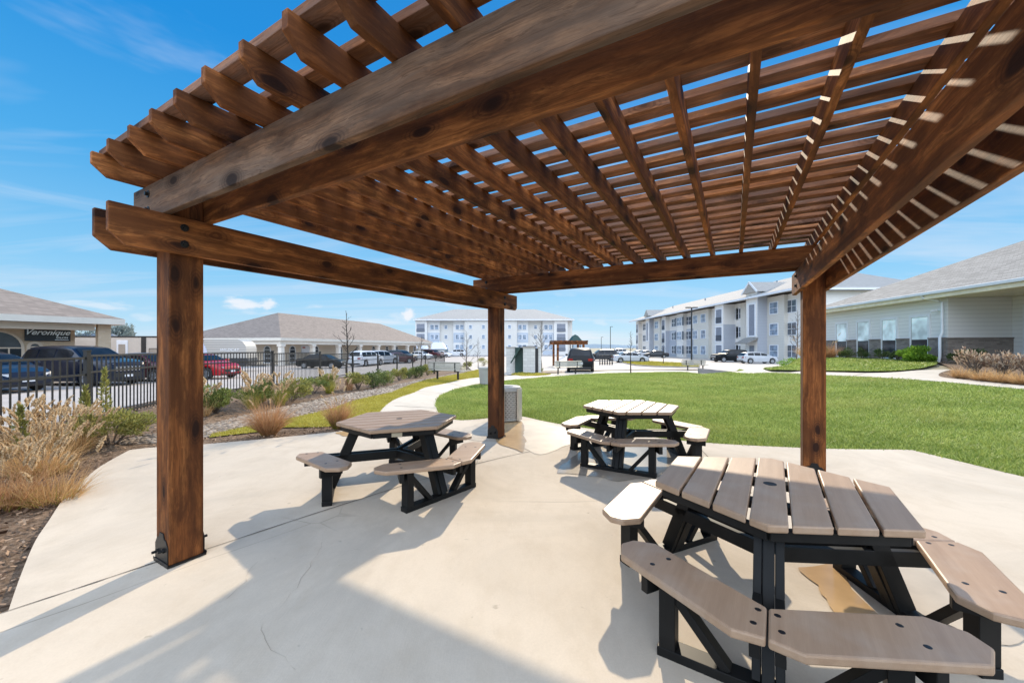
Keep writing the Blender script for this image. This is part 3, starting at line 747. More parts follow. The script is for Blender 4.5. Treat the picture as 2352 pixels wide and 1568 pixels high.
def tuft(name, loc, label, cat='ornamental grass', group=None, n=380, h=.7, lean=.75, w=.008, mat='blade_tan', r0=.1, plumes=0, green=0, pl=.17, pr=.035, droop=.6):
    loc = Vector((loc[0], loc[1], float(T(loc[0], loc[1]))))
    root = empty(name, tuple(loc), 0, label, cat, group)
    V, Q, tip, az = blades_mesh(n, r0, h, lean, w, droop=droop); np_mesh('blades', V, Q, M[mat], root)
    if green:
        V, Q, _, _ = blades_mesh(green, r0 * 1.1, h * .5, lean, w, droop=.3); np_mesh('young_blades', V, Q, M['blade_green'], root)
    if plumes:
        V, Q, tip, az = blades_mesh(plumes, r0 * 1.3, h * 1.25, lean * .45, .005, droop=.12)
        np_mesh('stalks', V, Q, M[mat], root)
        V, Q = plume_mesh(tip, az, pl, pr); np_mesh('plumes', V, Q, M['plume'], root)
    return root

def leaf_cloud(n, rx, ry, rz, size, cz, lump=6, upright=.4, rr=None):
    rr = rr or rng
    cl = rr.normal(0, 1, (lump, 3)); cl /= np.linalg.norm(cl, axis=1)[:, None]; cl *= rr.uniform(.35, .72, (lump, 1))
    k = rr.integers(0, lump, n); o = rr.normal(0, 1, (n, 3)); o /= np.linalg.norm(o, axis=1)[:, None]
    p = cl[k] + o * (rr.uniform(.25, 1, (n, 1)) ** .5) * rr.uniform(.28, .5, (lump, 1))[k]
    p *= np.array([rx, ry, rz]); p[:, 2] = np.maximum(p[:, 2] + cz, .015)
    d = p - np.array([0, 0, cz * .4]); d /= np.linalg.norm(d, axis=1)[:, None] + 1e-6
    d = d + rr.normal(0, .55, (n, 3)); d[:, 2] += upright; d /= np.linalg.norm(d, axis=1)[:, None]
    s = np.cross(d, rr.normal(0, 1, (n, 3))); s /= np.linalg.norm(s, axis=1)[:, None]
    L = size * rr.uniform(.6, 1.3, (n, 1)); w = L * .22
    V = np.stack([p, p + d * L * .45 + s * w, p + d * L, p + d * L * .45 - s * w], 1).reshape(-1, 3)
    return V, np.arange(n * 4).reshape(n, 4), p

def shrub(name, loc, label, rx, h, n=900, size=.06, mat='leaf', cat='shrub', group=None, ry=None, stems=14, upright=.4, lump=9):
    z = float(T(loc[0], loc[1])); root = empty(name, (loc[0], loc[1], z), 0, label, cat, group)
    V, Q, p = leaf_cloud(n, rx, ry or rx, h * .52, size, h * .5, lump, upright); np_mesh('foliage', V, Q, M[mat], root)
    mb = MB()
    for i in rng.integers(0, len(p), stems):
        q = p[i]; mb.tube([(q[0] * .1, q[1] * .1, -.02), (q[0] * .5, q[1] * .5, q[2] * .6), tuple(q)], [.012, .008, .003], 4, False)
    mb.build('stems', M['bark'], root); return root

def bare_tree(name, loc, label, h, spread=.5, trunk=.05, mat='bark', depth=4, group=None, lean=0.0, seed=1, first=.35, kids=3, cat='bare tree', buds=0):
    rr = random.Random(seed); z = float(T(loc[0], loc[1])); root = empty(name, (loc[0], loc[1], z), 0, label, cat, group)
    tr = MB(); n = 7
    pts = [Vector((lean * h * (i / n) ** 1.5 + rr.uniform(-1, 1) * .012 * h * (i > 0), rr.uniform(-1, 1) * .012 * h * (i > 0), h * i / n - (.05 if i == 0 else 0))) for i in range(n + 1)]
    rad = [trunk * (1 - .9 * (i / n) ** .8) + .003 for i in range(n + 1)]; tr.tube(pts, rad, 7)
    tr.build('trunk', M[mat], root, smooth=50)
    br = MB(); tips = []
    def grow(p, d, L, r, dep):
        q1 = p + d * L * .5 + Vector((rr.uniform(-1, 1), rr.uniform(-1, 1), rr.uniform(0, 1))) * L * .06
        q = q1 + (d + Vector((0, 0, .25))).normalized() * L * .5
        br.tube([p, q1, q], [r, r * .75, max(.0025, r * .5)], 4, False); tips.append(q)
        if dep > 0:
            for j in range(rr.randint(2, kids)):
                t = rr.uniform(.35, 1); s = p.lerp(q, t)
                nd = (d + Vector((rr.uniform(-1, 1), rr.uniform(-1, 1), rr.uniform(-.3, .8))) * .75).normalized()
                grow(s, nd, L * rr.uniform(.45, .7), r * .55, dep - 1)
    k = int(h * 4) + 6
    for i in range(k):
        t = first + (1 - first) * (i + rr.random()) / k; j = min(n - 1, int(t * n)); p = pts[j].lerp(pts[j + 1], t * n - j)
        a = i * 2.4 + rr.uniform(-.4, .4); L = spread * h * (1.05 - t) * rr.uniform(.6, 1.1)
        grow(p, Vector((math.cos(a), math.sin(a), rr.uniform(.4, 1.0))).normalized(), max(L, .12), trunk * .32 * (1.15 - t) + .003, depth - 2)
    br.build('crown', M[mat], root); return root

# --- left bed, near
NG = [((95, 1090), 'tan fountain grass clump with pale feathery plumes, fullest of those before the fence', 640, .50, 84),
      ((10, 1165), 'tan fountain grass clump cut by the left edge of the view', 520, .45, 52),
      ((160, 1035), 'tan fountain grass clump with plumes, pressed against the olive shrub', 560, .46, 62),
      ((40, 1040), 'tall pale plumed grass clump close behind the others at the near fence', 480, .48, 74),
      ((120, 1150), 'low russet grass clump spilling over the mulch toward the curved slab', 380, .36, 6)]
for p, lab, n, hh, pl in NG:
    g = G(*p); tuft('fountain_grass', g, lab, group='tan fountain grasses by the near fence', n=n, h=hh, lean=.85, w=.0075, r0=.2, plumes=pl, green=110, mat='blade_tan' if pl != 52 else 'blade_red', pl=.13, pr=.034)
shrub('olive_shrub', G(255, 1018), 'olive green bushy shrub between the near fence and the nearest post', .58, .54, 3400, .05, 'leaf_olive', lump=12)
def conifer(loc, label, h):
    z = float(T(loc[0], loc[1])); root = empty('conifer_sapling', (loc[0], loc[1], z), 0, label, 'sapling')
    mb = MB(); mb.tube([(0, 0, -.02), (.02, 0, h * .5), (.0, .01, h)], [.012, .009, .003], 5); mb.build('stem', M['bark'], root)
    n = 520; t = rng.uniform(.28, 1, n); a = rng.uniform(0, 6.28, n); r = .11 * (1.05 - t) * rng.uniform(.2, 1.3, n)
    p = np.stack([r * np.cos(a), r * np.sin(a), t * h], 1); d = np.stack([np.cos(a), np.sin(a), np.full(n, 1.4)], 1) / 1.7
    s = rng.normal(0, 1, (n, 3)) * .008; L = .055 * rng.uniform(.5, 1.2, (n, 1))
    V = np.stack([p - s, p + s, p + d * L], 1).reshape(-1, 3); np_mesh('foliage', V, np.arange(3 * n).reshape(n, 3), M['leaf_olive'], root)
conifer(at(240, 6.0), 'slender yellow-green conifer sapling standing tall before the nearest fence post', 1.12)
conifer(at(196, 5.9), 'shorter conifer sapling just left of the tall one at the nearest fence post', .82)
conifer(at(48, 4.9), 'thin sparse sapling rising among the plumes at the far left', .72)

# --- left bed, middle distance
shrub('green_shrub', G(497, 948), 'green shrub with upright leaves just right of the nearest post', .5, .62, 2300, .06, 'leaf', upright=.9)
tuft('pampas_grass', G(468, 955), 'pale drooping plumes peeking out behind the nearest post', n=160, h=.5, lean=.6, mat='blade_tan', plumes=16, pl=.15, pr=.06)
shrub('green_shrub', G(585, 928), 'dark green shrub behind white plumes, left of the second visible fence post', .55, .66, 2300, .06, 'leaf')
shrub('green_shrub', G(668, 922), 'green shrub with white plumes at its foot, right of the second visible fence post', .55, .66, 2300, .06, 'leaf_olive')
tuft('plumed_grass', G(580, 938), 'white plumed grass in front of the dark green shrub by the fence', n=200, h=.56, lean=.55, mat='blade_green', plumes=26, pl=.18, pr=.05)
tuft('plumed_grass', G(643, 931), 'cluster of fat cream plumes between two green shrubs by the fence', n=220, h=.56, lean=.6, mat='blade_green', plumes=30, pl=.18, pr=.055)
shrub('green_shrub', G(716, 905), 'small sparse green shrub before the third visible fence post', .5, .62, 1500, .06, 'leaf')
tuft('plumed_grass', G(757, 903), 'cream plumed grass left of the slim bare tree', n=220, h=.56, lean=.6, mat='blade_green', plumes=16, pl=.22, pr=.06)
shrub('green_shrub', G(752, 897), 'green shrub partly covered by cream plumes near the slim bare tree', .45, .6, 1500, .06, 'leaf_olive')
tuft('fountain_grass', G(618, 999), 'round russet grass clump at the tip of the yellow verge', n=900, h=.72, lean=.72, w=.008, mat='blade_red', r0=.1, plumes=14, green=40, pl=.1, pr=.02, droop=.7)
tuft('fountain_grass', G(777, 983), 'smaller brown grass clump with a pale stake behind the left table', n=620, h=.62, lean=.55, w=.008, mat='blade_red', r0=.09, plumes=12, green=260, pl=.1, pr=.02)
SH = [(822, 894, .48, 'leaf_olive', 'loose reddish green shrub just right of the slim bare tree'), (858, 891, .55, 'leaf_dark', 'dense dark rounded shrub, largest in the row along the fence'), (884, 883, .5, 'leaf', 'rounded shrub right behind the dense dark one'), (917, 873, .48, 'leaf_olive', 'grayish rounded shrub fourth along the fence row'),
      (940, 868, .5, 'leaf', 'rounded shrub before the small twiggy tree, left one of a touching pair'), (956, 867, .5, 'leaf_dark', 'darker rounded shrub, right one of the touching pair by the fence'), (982, 861, .5, 'leaf_olive', 'yellowish shrub just left of the bench by the fence'), (998, 858, .45, 'leaf', 'small shrub partly behind the bench by the fence'),
      (1075, 846, .6, 'leaf_olive', 'yellow-green shrub beyond the bench by the fence'), (1112, 840, .8, 'leaf_olive', 'large yellow shrub left of the middle post')]
for x, y, r, m, lab in SH:
    g = G(x, y); shrub('hedge_shrub', g, lab, r, r * 1.3, 1500, .07, m, group='shrubs in a row along the fence')
a = G(803, 896); tuft('russet_weed', a, 'short orange weeds at the foot of the slim bare tree', cat='plant', n=160, h=.5, lean=.3, mat='blade_red')
bare_tree('bare_tree', G(797, 893), 'slim dark bare tree with fine twigs in front of the fence', 2.72, .28, .05, 'bark_dark', 4, seed=4, first=.42)
bare_tree('bare_tree', G(968, 862), 'small dark twiggy tree in the fence row left of the bench', 2.3, .3, .045, 'bark_dark', 4, seed=9, first=.4)
bare_tree('bare_tree', G(1072, 852), 'pale leafless multi-branched tree behind the bench by the fence', 3.0, .42, .05, 'bark', 4, seed=12, first=.15)
bare_tree('bare_tree', G(1098, 846), 'thin pale sapling left of the middle post', 2.8, .2, .035, 'bark', 4, seed=13, first=.3)

# --- lawn and verge blades, mulch chips, stones
def in_poly_points(poly, dens, ymax=60):
    P = np.array([p[:] for p in poly]); x0, x1 = P[:, 0].min(), P[:, 0].max(); y0, y1 = P[:, 1].min(), min(ymax, P[:, 1].max())
    n = int((x1 - x0) * (y1 - y0) * dens); q = np.stack([rng.uniform(x0, x1, n), rng.uniform(y0, y1, n)], 1)
    return q[inside(q, poly)]
def short_blades(name, q, hgt, w, m, label, cat, off=.0):
    q = q + rng.normal(0, .022, q.shape)
    n = len(q); z = T(q[:, 0], q[:, 1]) + off; d = np.hypot(q[:, 0], q[:, 1]); ww = w * (1 + d * .09) * rng.uniform(.6, 1.3, n)
    a = rng.uniform(0, np.pi, n); patch = .75 + .5 * (np.sin(q[:, 0] * 2.3 + np.sin(q[:, 1] * 1.7)) * np.sin(q[:, 1] * 2.9 + q[:, 0]) * .5 + .5)
    hh = hgt * rng.uniform(.5, 1.2, n) * patch; lx, ly = rng.normal(0, .55, n) * hh, rng.normal(0, .55, n) * hh
    dx, dy = np.cos(a) * ww, np.sin(a) * ww
    V = np.stack([np.stack([q[:, 0] - dx, q[:, 1] - dy, z], 1), np.stack([q[:, 0] + dx, q[:, 1] + dy, z], 1), np.stack([q[:, 0] + lx, q[:, 1] + ly, z + hh], 1)], 1).reshape(-1, 3)
    o = np_mesh(name, V, np.arange(3 * n).reshape(n, 3), m); return tag(o, label, cat, None, 'stuff')
P_ = in_poly_points(lawn_poly, 2600)
dd = np.hypot(P_[:, 0], P_[:, 1]); vis = (P_[:, 1] > 2.2) & (P_[:, 0] < P_[:, 1] * 1.5 + 2)
P_ = P_[vis & (rng.uniform(0, 1, len(P_)) < np.clip(1.45 - dd / 14, .22, 1))]
short_blades('lawn_grass', P_, .055, .0042, M['lawn_blade'], 'thick green turf covering the round lawn', 'grass')
q = in_poly_points(strip_poly, 2400); short_blades('verge_grass', q, .035, .0032, M['verge_blade'], 'yellow-green winter grass on the verge beside the path', 'grass', .008)
q = in_poly_points(gs, 260); short_blades('side_lawn_grass', q, .06, .010, M['lawn_blade'], 'strip of green grass in front of the gray clubhouse', 'grass', .012)
q = in_poly_points(isl, 120); short_blades('island_grass', q, .08, .02, M['verge_blade'], 'short dry grass on the kerbed island in the parking court', 'grass', .11)
AP = px([(1174, 861), (1182, 858), (1200, 856.5), (1240, 858), (1264, 861), (1235, 863.5), (1200, 864)])
overlay('grass_patch', AP, .02, M['verge'], .4); short_blades('patch_grass', in_poly_points(AP, 300), .07, .01, M['verge_blade'], 'small yellow grass wedge between path and driveway', 'grass', .02)

def chips():
    q = in_poly_points(bed_poly, 420, 16); q = q[(q[:, 0] > -8.5)]
    d = np.hypot(q[:, 0], q[:, 1]); q = q[rng.uniform(0, 1, len(q)) < np.clip(1.7 - d / 6.5, .15, 1)]
    # keep the chips off the stones and the grass
    q = q[~inside(q, gravel_poly) & ~inside(q, strip_poly)]
    q2 = in_poly_points(bed_right, 60); q = np.concatenate([q, q2]); n = len(q)
    z = T(q[:, 0], q[:, 1]) + .004; a = rng.uniform(0, 6.28, n); L = rng.uniform(.008, .032, n); w = rng.uniform(.004, .011, n)
    d1 = np.stack([np.cos(a) * L, np.sin(a) * L, rng.normal(0, .25, n) * L], 1); d2 = np.stack([-np.sin(a) * w, np.cos(a) * w, rng.normal(0, .5, n) * w], 1)
    c = np.stack([q[:, 0], q[:, 1], z + rng.uniform(0, .012, n)], 1)
    V = np.stack([c - d1 - d2, c + d1 - d2, c + d1 + d2, c - d1 + d2], 1).reshape(-1, 3)
    tag(np_mesh('mulch_chips', V, np.arange(4 * n).reshape(n, 4), leafy('mulch_chip', (.09, .05, .03), (.48, .32, .205), .0, .9)), 'loose brown wood chips strewn over the planting bed', 'mulch', None, 'stuff')
chips()
def stones():
    q = in_poly_points(gravel_poly, 330, 30); d = np.hypot(q[:, 0], q[:, 1]); q = q[rng.uniform(0, 1, len(q)) < np.clip(1.6 - d / 14, .3, 1)]; n = len(q)
    bm = bmesh.new(); bmesh.ops.create_icosphere(bm, subdivisions=1, radius=1); bv = np.array([v.co[:] for v in bm.verts]); bf = np.array([[v.index for v in f.verts] for f in bm.faces]); bm.free()
    s = rng.uniform(.014, .045, n) * (1 + np.hypot(q[:, 0], q[:, 1])[:] * .015); sx = s * rng.uniform(.8, 1.4, n); sy = s * rng.uniform(.7, 1.1, n); sz = s * rng.uniform(.4, .7, n); a = rng.uniform(0, 6.28, n)
    b = bv[None] * np.stack([sx, sy, sz], 1)[:, None, :]
    x = b[..., 0] * np.cos(a)[:, None] - b[..., 1] * np.sin(a)[:, None]; y = b[..., 0] * np.sin(a)[:, None] + b[..., 1] * np.cos(a)[:, None]
    z = b[..., 2] + (T(q[:, 0], q[:, 1]) + .006)[:, None]
    V = np.stack([x + q[:, 0:1], y + q[:, 1:2], z], 2).reshape(-1, 3); Fc = (bf[None] + (np.arange(n) * len(bv))[:, None, None]).reshape(-1, 3)
    tag(np_mesh('river_rocks', V, Fc, leafy('river_stone', (.2, .148, .105), (.56, .455, .355), .0, .8), smooth=True), 'rounded gray and tan river stones filling the drainage strip', 'stones', None, 'stuff')
stones()
# ================================================================== vehicles
M['tyre'] = simple('tyre_rubber', (.02, .02, .021), .8)
M['rim'] = simple('alloy_rim', (.42, .43, .45), .3, .6, var=.05)
M['car_glass'] = glass('tinted_car_glass', (.010, .013, .018), .08); M['car_glass'].node_tree.nodes['Principled BSDF'].inputs['Specular IOR Level'].default_value = .28
M['lamp'] = glass('headlamp_glass', (.5, .52, .55), .1)
M['tail'] = glass('tail_lamp', (.25, .012, .01), .15)
M['trim'] = simple('black_car_trim', (.018, .018, .019), .5)
M['chrome'] = simple('chrome', (.6, .6, .62), .15, .9, var=.03)
M['plate'] = simple('number_plate', (.7, .72, .76), .5, var=.05)
KIND = {
 'sedan': dict(L=4.75, W=1.83, R=.33, wb=(.95, 3.78), zt=[(0, .62), (.06, .93), (.25, 1.02), (.75, 1.05), (1.45, 1.40), (2.0, 1.455), (2.5, 1.45), (2.95, 1.36), (3.62, .98), (4.2, .88), (4.6, .74), (4.75, .5)],
    zb=[(0, .6), (.06, .88), (.75, .98), (3.6, .93), (4.2, .83), (4.6, .69), (4.75, .46)], win=[(1.02, 1.62), (1.68, 2.42), (2.48, 3.28)], ws=(2.98, 3.56), rs=(.82, 1.42)),
 'suv': dict(L=4.85, W=1.95, R=.38, wb=(.95, 3.9), zt=[(0, .7), (.05, 1.12), (.38, 1.64), (.6, 1.72), (1.4, 1.765), (2.4, 1.755), (2.85, 1.68), (3.55, 1.21), (4.3, 1.13), (4.72, 1.04), (4.83, .92), (4.85, .62)],
    zb=[(0, .66), (.05, 1.04), (.4, 1.1), (3.55, 1.12), (4.3, 1.06), (4.72, .98), (4.83, .86), (4.85, .58)], win=[(.42, 1.15), (1.22, 2.1), (2.18, 3.05)], ws=(2.9, 3.5), rs=(.08, .36)),
 'hatch': dict(L=4.3, W=1.8, R=.33, wb=(.82, 3.46), zt=[(0, .6), (.05, .95), (.45, 1.34), (.75, 1.43), (1.5, 1.47), (2.1, 1.45), (2.55, 1.36), (3.2, 1.0), (3.85, .88), (4.18, .72), (4.3, .5)],
    zb=[(0, .58), (.05, .9), (.5, 1.0), (3.2, .94), (3.85, .82), (4.18, .66), (4.3, .46)], win=[(.55, 1.25), (1.32, 2.05), (2.12, 2.85)], ws=(2.6, 3.14), rs=(.09, .42)),
}
def car(name, label, loc, heading, kind, pm, cat='car', group=None, lamps=True):
    K = KIND[kind]; L, W, Rw = K['L'], K['W'], K['R']; z0 = float(T(loc[0], loc[1]))
    root = empty(name, (loc[0], loc[1], z0), heading, label, cat, group)
    ip = lambda tab, x: float(np.interp(x, [a for a, _ in tab], [b for _, b in tab]))
    wd = [(0, .84), (.15, .93), (.7, .985), (1.4, 1), (L - 1.3, 1), (L - .5, .95), (L - .15, .84), (L, .7)]
    def zbot(x):
        z = .22 + (.1 if x < .12 or x > L - .12 else 0)
        for xw in K['wb']:
            q = (Rw + .055) ** 2 - (x - xw) ** 2
            if q > 0: z = max(z, Rw - .02 + math.sqrt(q))
        return z
    def sec(x):
        w = W / 2 * ip(wd, x); t = ip(K['zt'], x); b = min(ip(K['zb'], x), t - .02); zb = min(zbot(x), b - .1); g = t - b
        k = .30
        return [(0, zb), (w * .93, zb), (w * .995, zb + .05), (w * 1.0, .5 * (zb + b) + .04), (w * .985, b - .05), (w * .955, b), (w * .94 - k * g * .5, b + g * .52), (w * .92 - k * g * .93, b + g * .9), (w * .80 - k * g, t), (0, t + .015)], w, t, b, g
    xs = sorted(set([L * i / 46 for i in range(47)] + [xw + s * (Rw + .055) * c for xw in K['wb'] for s in (-1, 1) for c in (0, .3, .6, .85, 1.0, 1.02)] + [a for a, _ in K['zt']]))
    mb = MB(); rows = []
    for x in xs:
        half = sec(x)[0]; ring = half + [(-y, z) for y, z in half[-2:0:-1]]
        rows.append([(x, y, z) for y, z in ring])
    n = len(rows[0]); mb.v = [p for r in rows for p in r]
    for i in range(len(rows) - 1):
        for j in range(n): mb.f.append((i * n + j, i * n + (j + 1) % n, (i + 1) * n + (j + 1) % n, (i + 1) * n + j))
    mb.f.append(tuple(range(n))); mb.f.append(tuple((len(rows) - 1) * n + j for j in range(n)))
    mb.v = [(x - L / 2, y, z) for x, y, z in mb.v]
    body = mb.build('body', pm, root, smooth=34)
    def side(x, u, s):                       # point on the greenhouse side, u from belt to roof
        _, w, t, b, g = sec(x); return (x - L / 2, s * (w * .955 - .015 * u - (.30 * g * .9 - .0) * u + .008), b + g * u * .9)
    for (a, c) in K['win']:
        for s in (-1, 1):
            m2 = MB(); N_ = 8; vs = []
            for i in range(N_ + 1):
                x = a + (c - a) * i / N_; g = sec(x)[4]
                vs += [side(x, min(.12, .03 / max(g, .03)), s), side(x, .9 if g > .1 else .3, s)]
            m2.add(vs, [(2 * i, 2 * i + 1, 2 * i + 3, 2 * i + 2) for i in range(N_)]); m2.build('window', M['car_glass'], root, smooth=40)
    for nm, (a, c) in (('windscreen', K['ws']), ('rear_window', K['rs'])):
        m2 = MB(); N_ = 8; vs = []
        for i in range(N_ + 1):
            x = a + (c - a) * i / N_; h_, w, t, b, g = sec(x); yy = h_[8][0] * 1.0 + .02
            for j in range(-3, 4): vs.append((x - L / 2 + (.012 if nm == 'windscreen' else -.012), yy * j / 3, t + .012 + .015 * (1 - abs(j) / 3)))
        m2.add(vs, [(7 * i + j, 7 * i + j + 1, 7 * i + 8 + j, 7 * i + 7 + j) for i in range(N_) for j in range(6)]); m2.build(nm, M['car_glass'], root, smooth=40)
    for xw in K['wb']:
        for s in (-1, 1):
            RM = Matrix.Translation((xw - L / 2, s * (W / 2 - .12), Rw)) @ Matrix.Rotation(R(-90 * s), 4, 'X')
            t_ = MB(); t_.lathe([(Rw * .62, -.1), (Rw * .93, -.105), (Rw, -.07), (Rw, .07), (Rw * .95, .1), (Rw * .64, .105)], 26, RM, True); wh = t_.build('wheel', M['tyre'], root, smooth=40)
            r_ = MB(); r_.lathe([(Rw * .66, .03), (Rw * .66, .1), (Rw * .60, .1), (Rw * .57, .05), (.06, .04), (0, .04)], 26, RM)
            for k in range(5):
                r_.box(.03, -.032, .045, Rw * .6, .032, .085, RM @ Matrix.Rotation(k * 2 * math.pi / 5 + .3, 4, 'Z'))
            r_.build('rim', M['rim'], wh, smooth=40)
    # lights, plates, mirrors, bumper trim
    for s in (-1, 1):
        h_, w, t, b, g = sec(L - .22); m2 = MB(); zc = b - .06
        m2.prism([(L - .42 - L / 2, s * w * .99), (L - .12 - L / 2, s * w * .86), (L - .05 - L / 2, s * w * .62), (L - .16 - L / 2, s * w * .60), (L - .44 - L / 2, s * w * .9)], zc - .055, zc + .045); m2.build('headlight', M['lamp'], root)
        zr = ip(K['zb'], .1) - .1; m3 = MB(); w2 = W / 2 * .93
        m3.prism([(.26 - L / 2, s * w2 * 1.02), (.0 - L / 2 + .01, s * w2 * .9), (-.012 - L / 2, s * w2 * .58), (.06 - L / 2, s * w2 * .58), (.2 - L / 2, s * w2 * .9)], zr - .1, zr + .06); m3.build('tail_light', M['tail'], root)
        xm = K['ws'][1] - .12; _, w, t, b, g = sec(xm); m4 = MB()
        m4.lathe([(0, -.1), (.06, -.09), (.075, 0), (.06, .09), (0, .1)], 10, Matrix.Translation((xm - L / 2, s * (w + .09), b + .1)) @ Matrix.Rotation(R(90), 4, 'X') @ Matrix.Diagonal((.8, 1, 1, 1))); m4.build('mirror', pm, root, smooth=50)
    m5 = MB(); m5.box(L / 2 - .07, -W * .27, .40, L / 2 + .004, W * .27, .57); m5.box(L / 2 - .09, -W * .36, .25, L / 2 - .03, W * .36, .36); m5.build('grille', M['trim'], root, bevel=.01)
    if kind == 'suv':
        m7 = MB()
        for j in range(-3, 4):
            m7.box(L / 2 - .135, j * .155 - .05, .66, L / 2 + .012, j * .155 + .05, .87)
        m7.build('grille_slots', M['chrome'], root, bevel=.015)
    m6 = MB(); m6.box(L / 2 + .004, -.17, .40, L / 2 + .02, .17, .5); m6.build('front_plate', M['plate'], root)
    m6 = MB(); m6.box(-L / 2 - .035, -.17, .62, -L / 2 - .0, .17, .74); m6.build('rear_plate', M['plate'], root)
    m8 = MB(); m8.box(-L / 2 - .012, -W * .38, .27, -L / 2 + .1, W * .38, .42); m8.build('rear_bumper_trim', M['trim'], root, bevel=.02)
    return root

PNT = {k: paint('paint_' + k, c) for k, c in dict(navy=(.007, .011, .026), black=(.006, .007, .009), charcoal=(.03, .034, .04), maroon=(.07, .014, .018), red=(.36, .012, .018), white=(.72, .73, .75), silver=(.45, .47, .5), blue=(.02, .035, .085)).items()}
def nose(px_, Y, heading, kind):
    """centre of a car whose front end shows at px_ at depth Y"""
    p = at(px_, Y); L = KIND[kind]['L']; return (p.x - math.cos(heading) * L / 2, p.y - math.sin(heading) * L / 2)
HD = R(-9)
car('parked_sedan', 'dark blue sedan nosing into view at the left edge behind the fence', nose(66, 14.2, HD, 'sedan'), HD, 'sedan', PNT['navy'])
car('parked_suv', 'big dark navy sport utility car with chrome grille behind the first fence post', nose(296, 17.6, HD, 'suv'), HD, 'suv', PNT['navy'])
car('parked_sedan', 'dark maroon sedan half hidden by the nearest pergola post', nose(428, 20.5, HD, 'sedan'), HD, 'sedan', PNT['maroon'])
car('parked_hatchback', 'bright red car with its nose right of the nearest post', nose(534, 22.6, HD, 'hatch'), HD, 'hatch', PNT['red'])
car('parked_sedan', 'black sedan seen side on between second and third visible fence posts', nose(792, 40.5, R(-2), 'sedan'), R(-2), 'sedan', PNT['black'])
ROW = [(842, 46, 'suv', 'white', 75, 'white car with red tail lamps right behind the slim bare tree'), (876, 51, 'suv', 'silver', 60, 'silver sport utility car beside the white one in the colonnade row'), (913, 54, 'sedan', 'maroon', 30, 'dark reddish sedan in the middle of the colonnade row'),
       (922, 58, 'suv', 'charcoal', -25, 'dark tall sport utility car behind the reddish sedan'), (966, 72, 'sedan', 'white', -20, 'white sedan left of the small twiggy tree'), (994, 80, 'suv', 'maroon', -30, 'dark maroon car just right of the small twiggy tree'), (1015, 88, 'sedan', 'white', -15, 'white coupe near the right end of the colonnade row')]
for p, Y, k, c, hd, lab in ROW: q_ = at(p, Y); car('parked_car', lab, (q_.x, q_.y), R(hd), k, PNT[c], group='cars parked along the colonnade')
pt_ = at(1048, 97); car('parked_car', 'white pickup sized car farthest in the left row under the apartments', (pt_.x, pt_.y), R(176), 'suv', PNT['white'])
pt_ = at(1333, 30.0); car('parked_suv', 'black sport utility car seen from behind in front of the small pergola', (pt_.x, pt_.y), R(79), 'suv', PNT['black'])
pt_ = at(1447, 53.5); car('parked_sedan', 'white sedan side on in the parking court beside the young bare tree', (pt_.x, pt_.y), R(-4), 'sedan', PNT['silver'])
pt_ = at(1740, 50); car('parked_hatchback', 'silver hatchback side on in front of the beige apartment bay', (pt_.x, pt_.y), R(-3), 'hatch', PNT['silver'])
pt_ = at(1676, 56); car('parked_suv', 'black sport utility car facing left beside the silver hatchback', (pt_.x, pt_.y), R(184), 'suv', PNT['black'])
for p, Y, c, lab in [(1466, 92, 'white', 'distant white car, leftmost of three along the apartments'), (1483, 86, 'silver', 'distant silver car, middle of three along the apartments'), (1506, 79, 'charcoal', 'distant dark car, rightmost of three along the apartments')]:
    pt_ = at(p, Y); car('parked_car', lab, (pt_.x, pt_.y), R(168), 'sedan', PNT[c], group='cars parked along the apartments')
pt_ = at(1430, 98); car('parked_van', 'white van far off behind the white sedan', (pt_.x, pt_.y), R(3), 'suv', PNT['white'], cat='van')
pt_ = at(1382, 62); car('parked_suv', 'dark off road car right of the rear facing black car', (pt_.x, pt_.y), R(178), 'suv', PNT['charcoal'])

# travel trailers
def text_mesh(name, s, size, m, parent, loc, rot, shear=0.0, ext=.004, align='CENTER'):
    cu = bpy.data.curves.new(name, 'FONT'); cu.body = s; cu.size = size; cu.shear = shear; cu.extrude = ext; cu.offset = size * .018; cu.align_x = align; cu.align_y = 'CENTER'
    tmp = bpy.data.objects.new('tmp_text', cu); COL.objects.link(tmp); dg = bpy.context.evaluated_depsgraph_get(); dg.update()
    me = bpy.data.meshes.new_from_object(tmp.evaluated_get(dg)); bpy.data.objects.remove(tmp); bpy.data.curves.remove(cu)
    me.name = name; me.materials.clear(); me.materials.append(m)
    o = bpy.data.objects.new(name, me); COL.objects.link(o); o.parent = parent; o.location = loc; o.rotation_euler = rot; return o
M['rv_beige'] = simple('trailer_beige', (.52, .46, .40), .45, var=.05)
M['rv_white'] = simple('trailer_white', (.68, .69, .72), .4, var=.05)
M['rv_pale'] = simple('trailer_pale_front', (.52, .56, .68), .35, var=.05)
def ribbed():
    a = NT('ribbed_aluminium'); z = a.n('SeparateXYZ'); a.set(z.inputs[0], a.obj()); fr = a.math('FRACT', a.math('MULTIPLY', z.outputs['Z'], 5.5))
    c = a.ramp(fr, [(0, (.2, .2, .2)), (.2, (.46, .45, .43)), (.8, (.55, .54, .51)), (1, (.25, .25, .25))]); a.P(Base_Color=c, Roughness=.4, Metallic=.2); a.bump(fr, .5, .02); return a.m
M['rib'] = ribbed()
tp = at(578, 33); tr = empty('travel_trailer', (tp.x, tp.y, float(T(tp.x, tp.y))), R(14), 'silver ribbed travel trailer with curved front behind the red car', 'trailer')
def trailer_prof(x0, L, zb, ztp, rad): return [(x0, zb), (x0 + L, zb), (x0 + L + .0, zb + .75), (x0 + L - .06, zb + 1.0), (x0 + L - .16, zb + 1.18), (x0 + L - .30, zb + 1.32), (x0 + L - .46, zb + 1.41), (x0 + L - .62, ztp), (x0, ztp)]
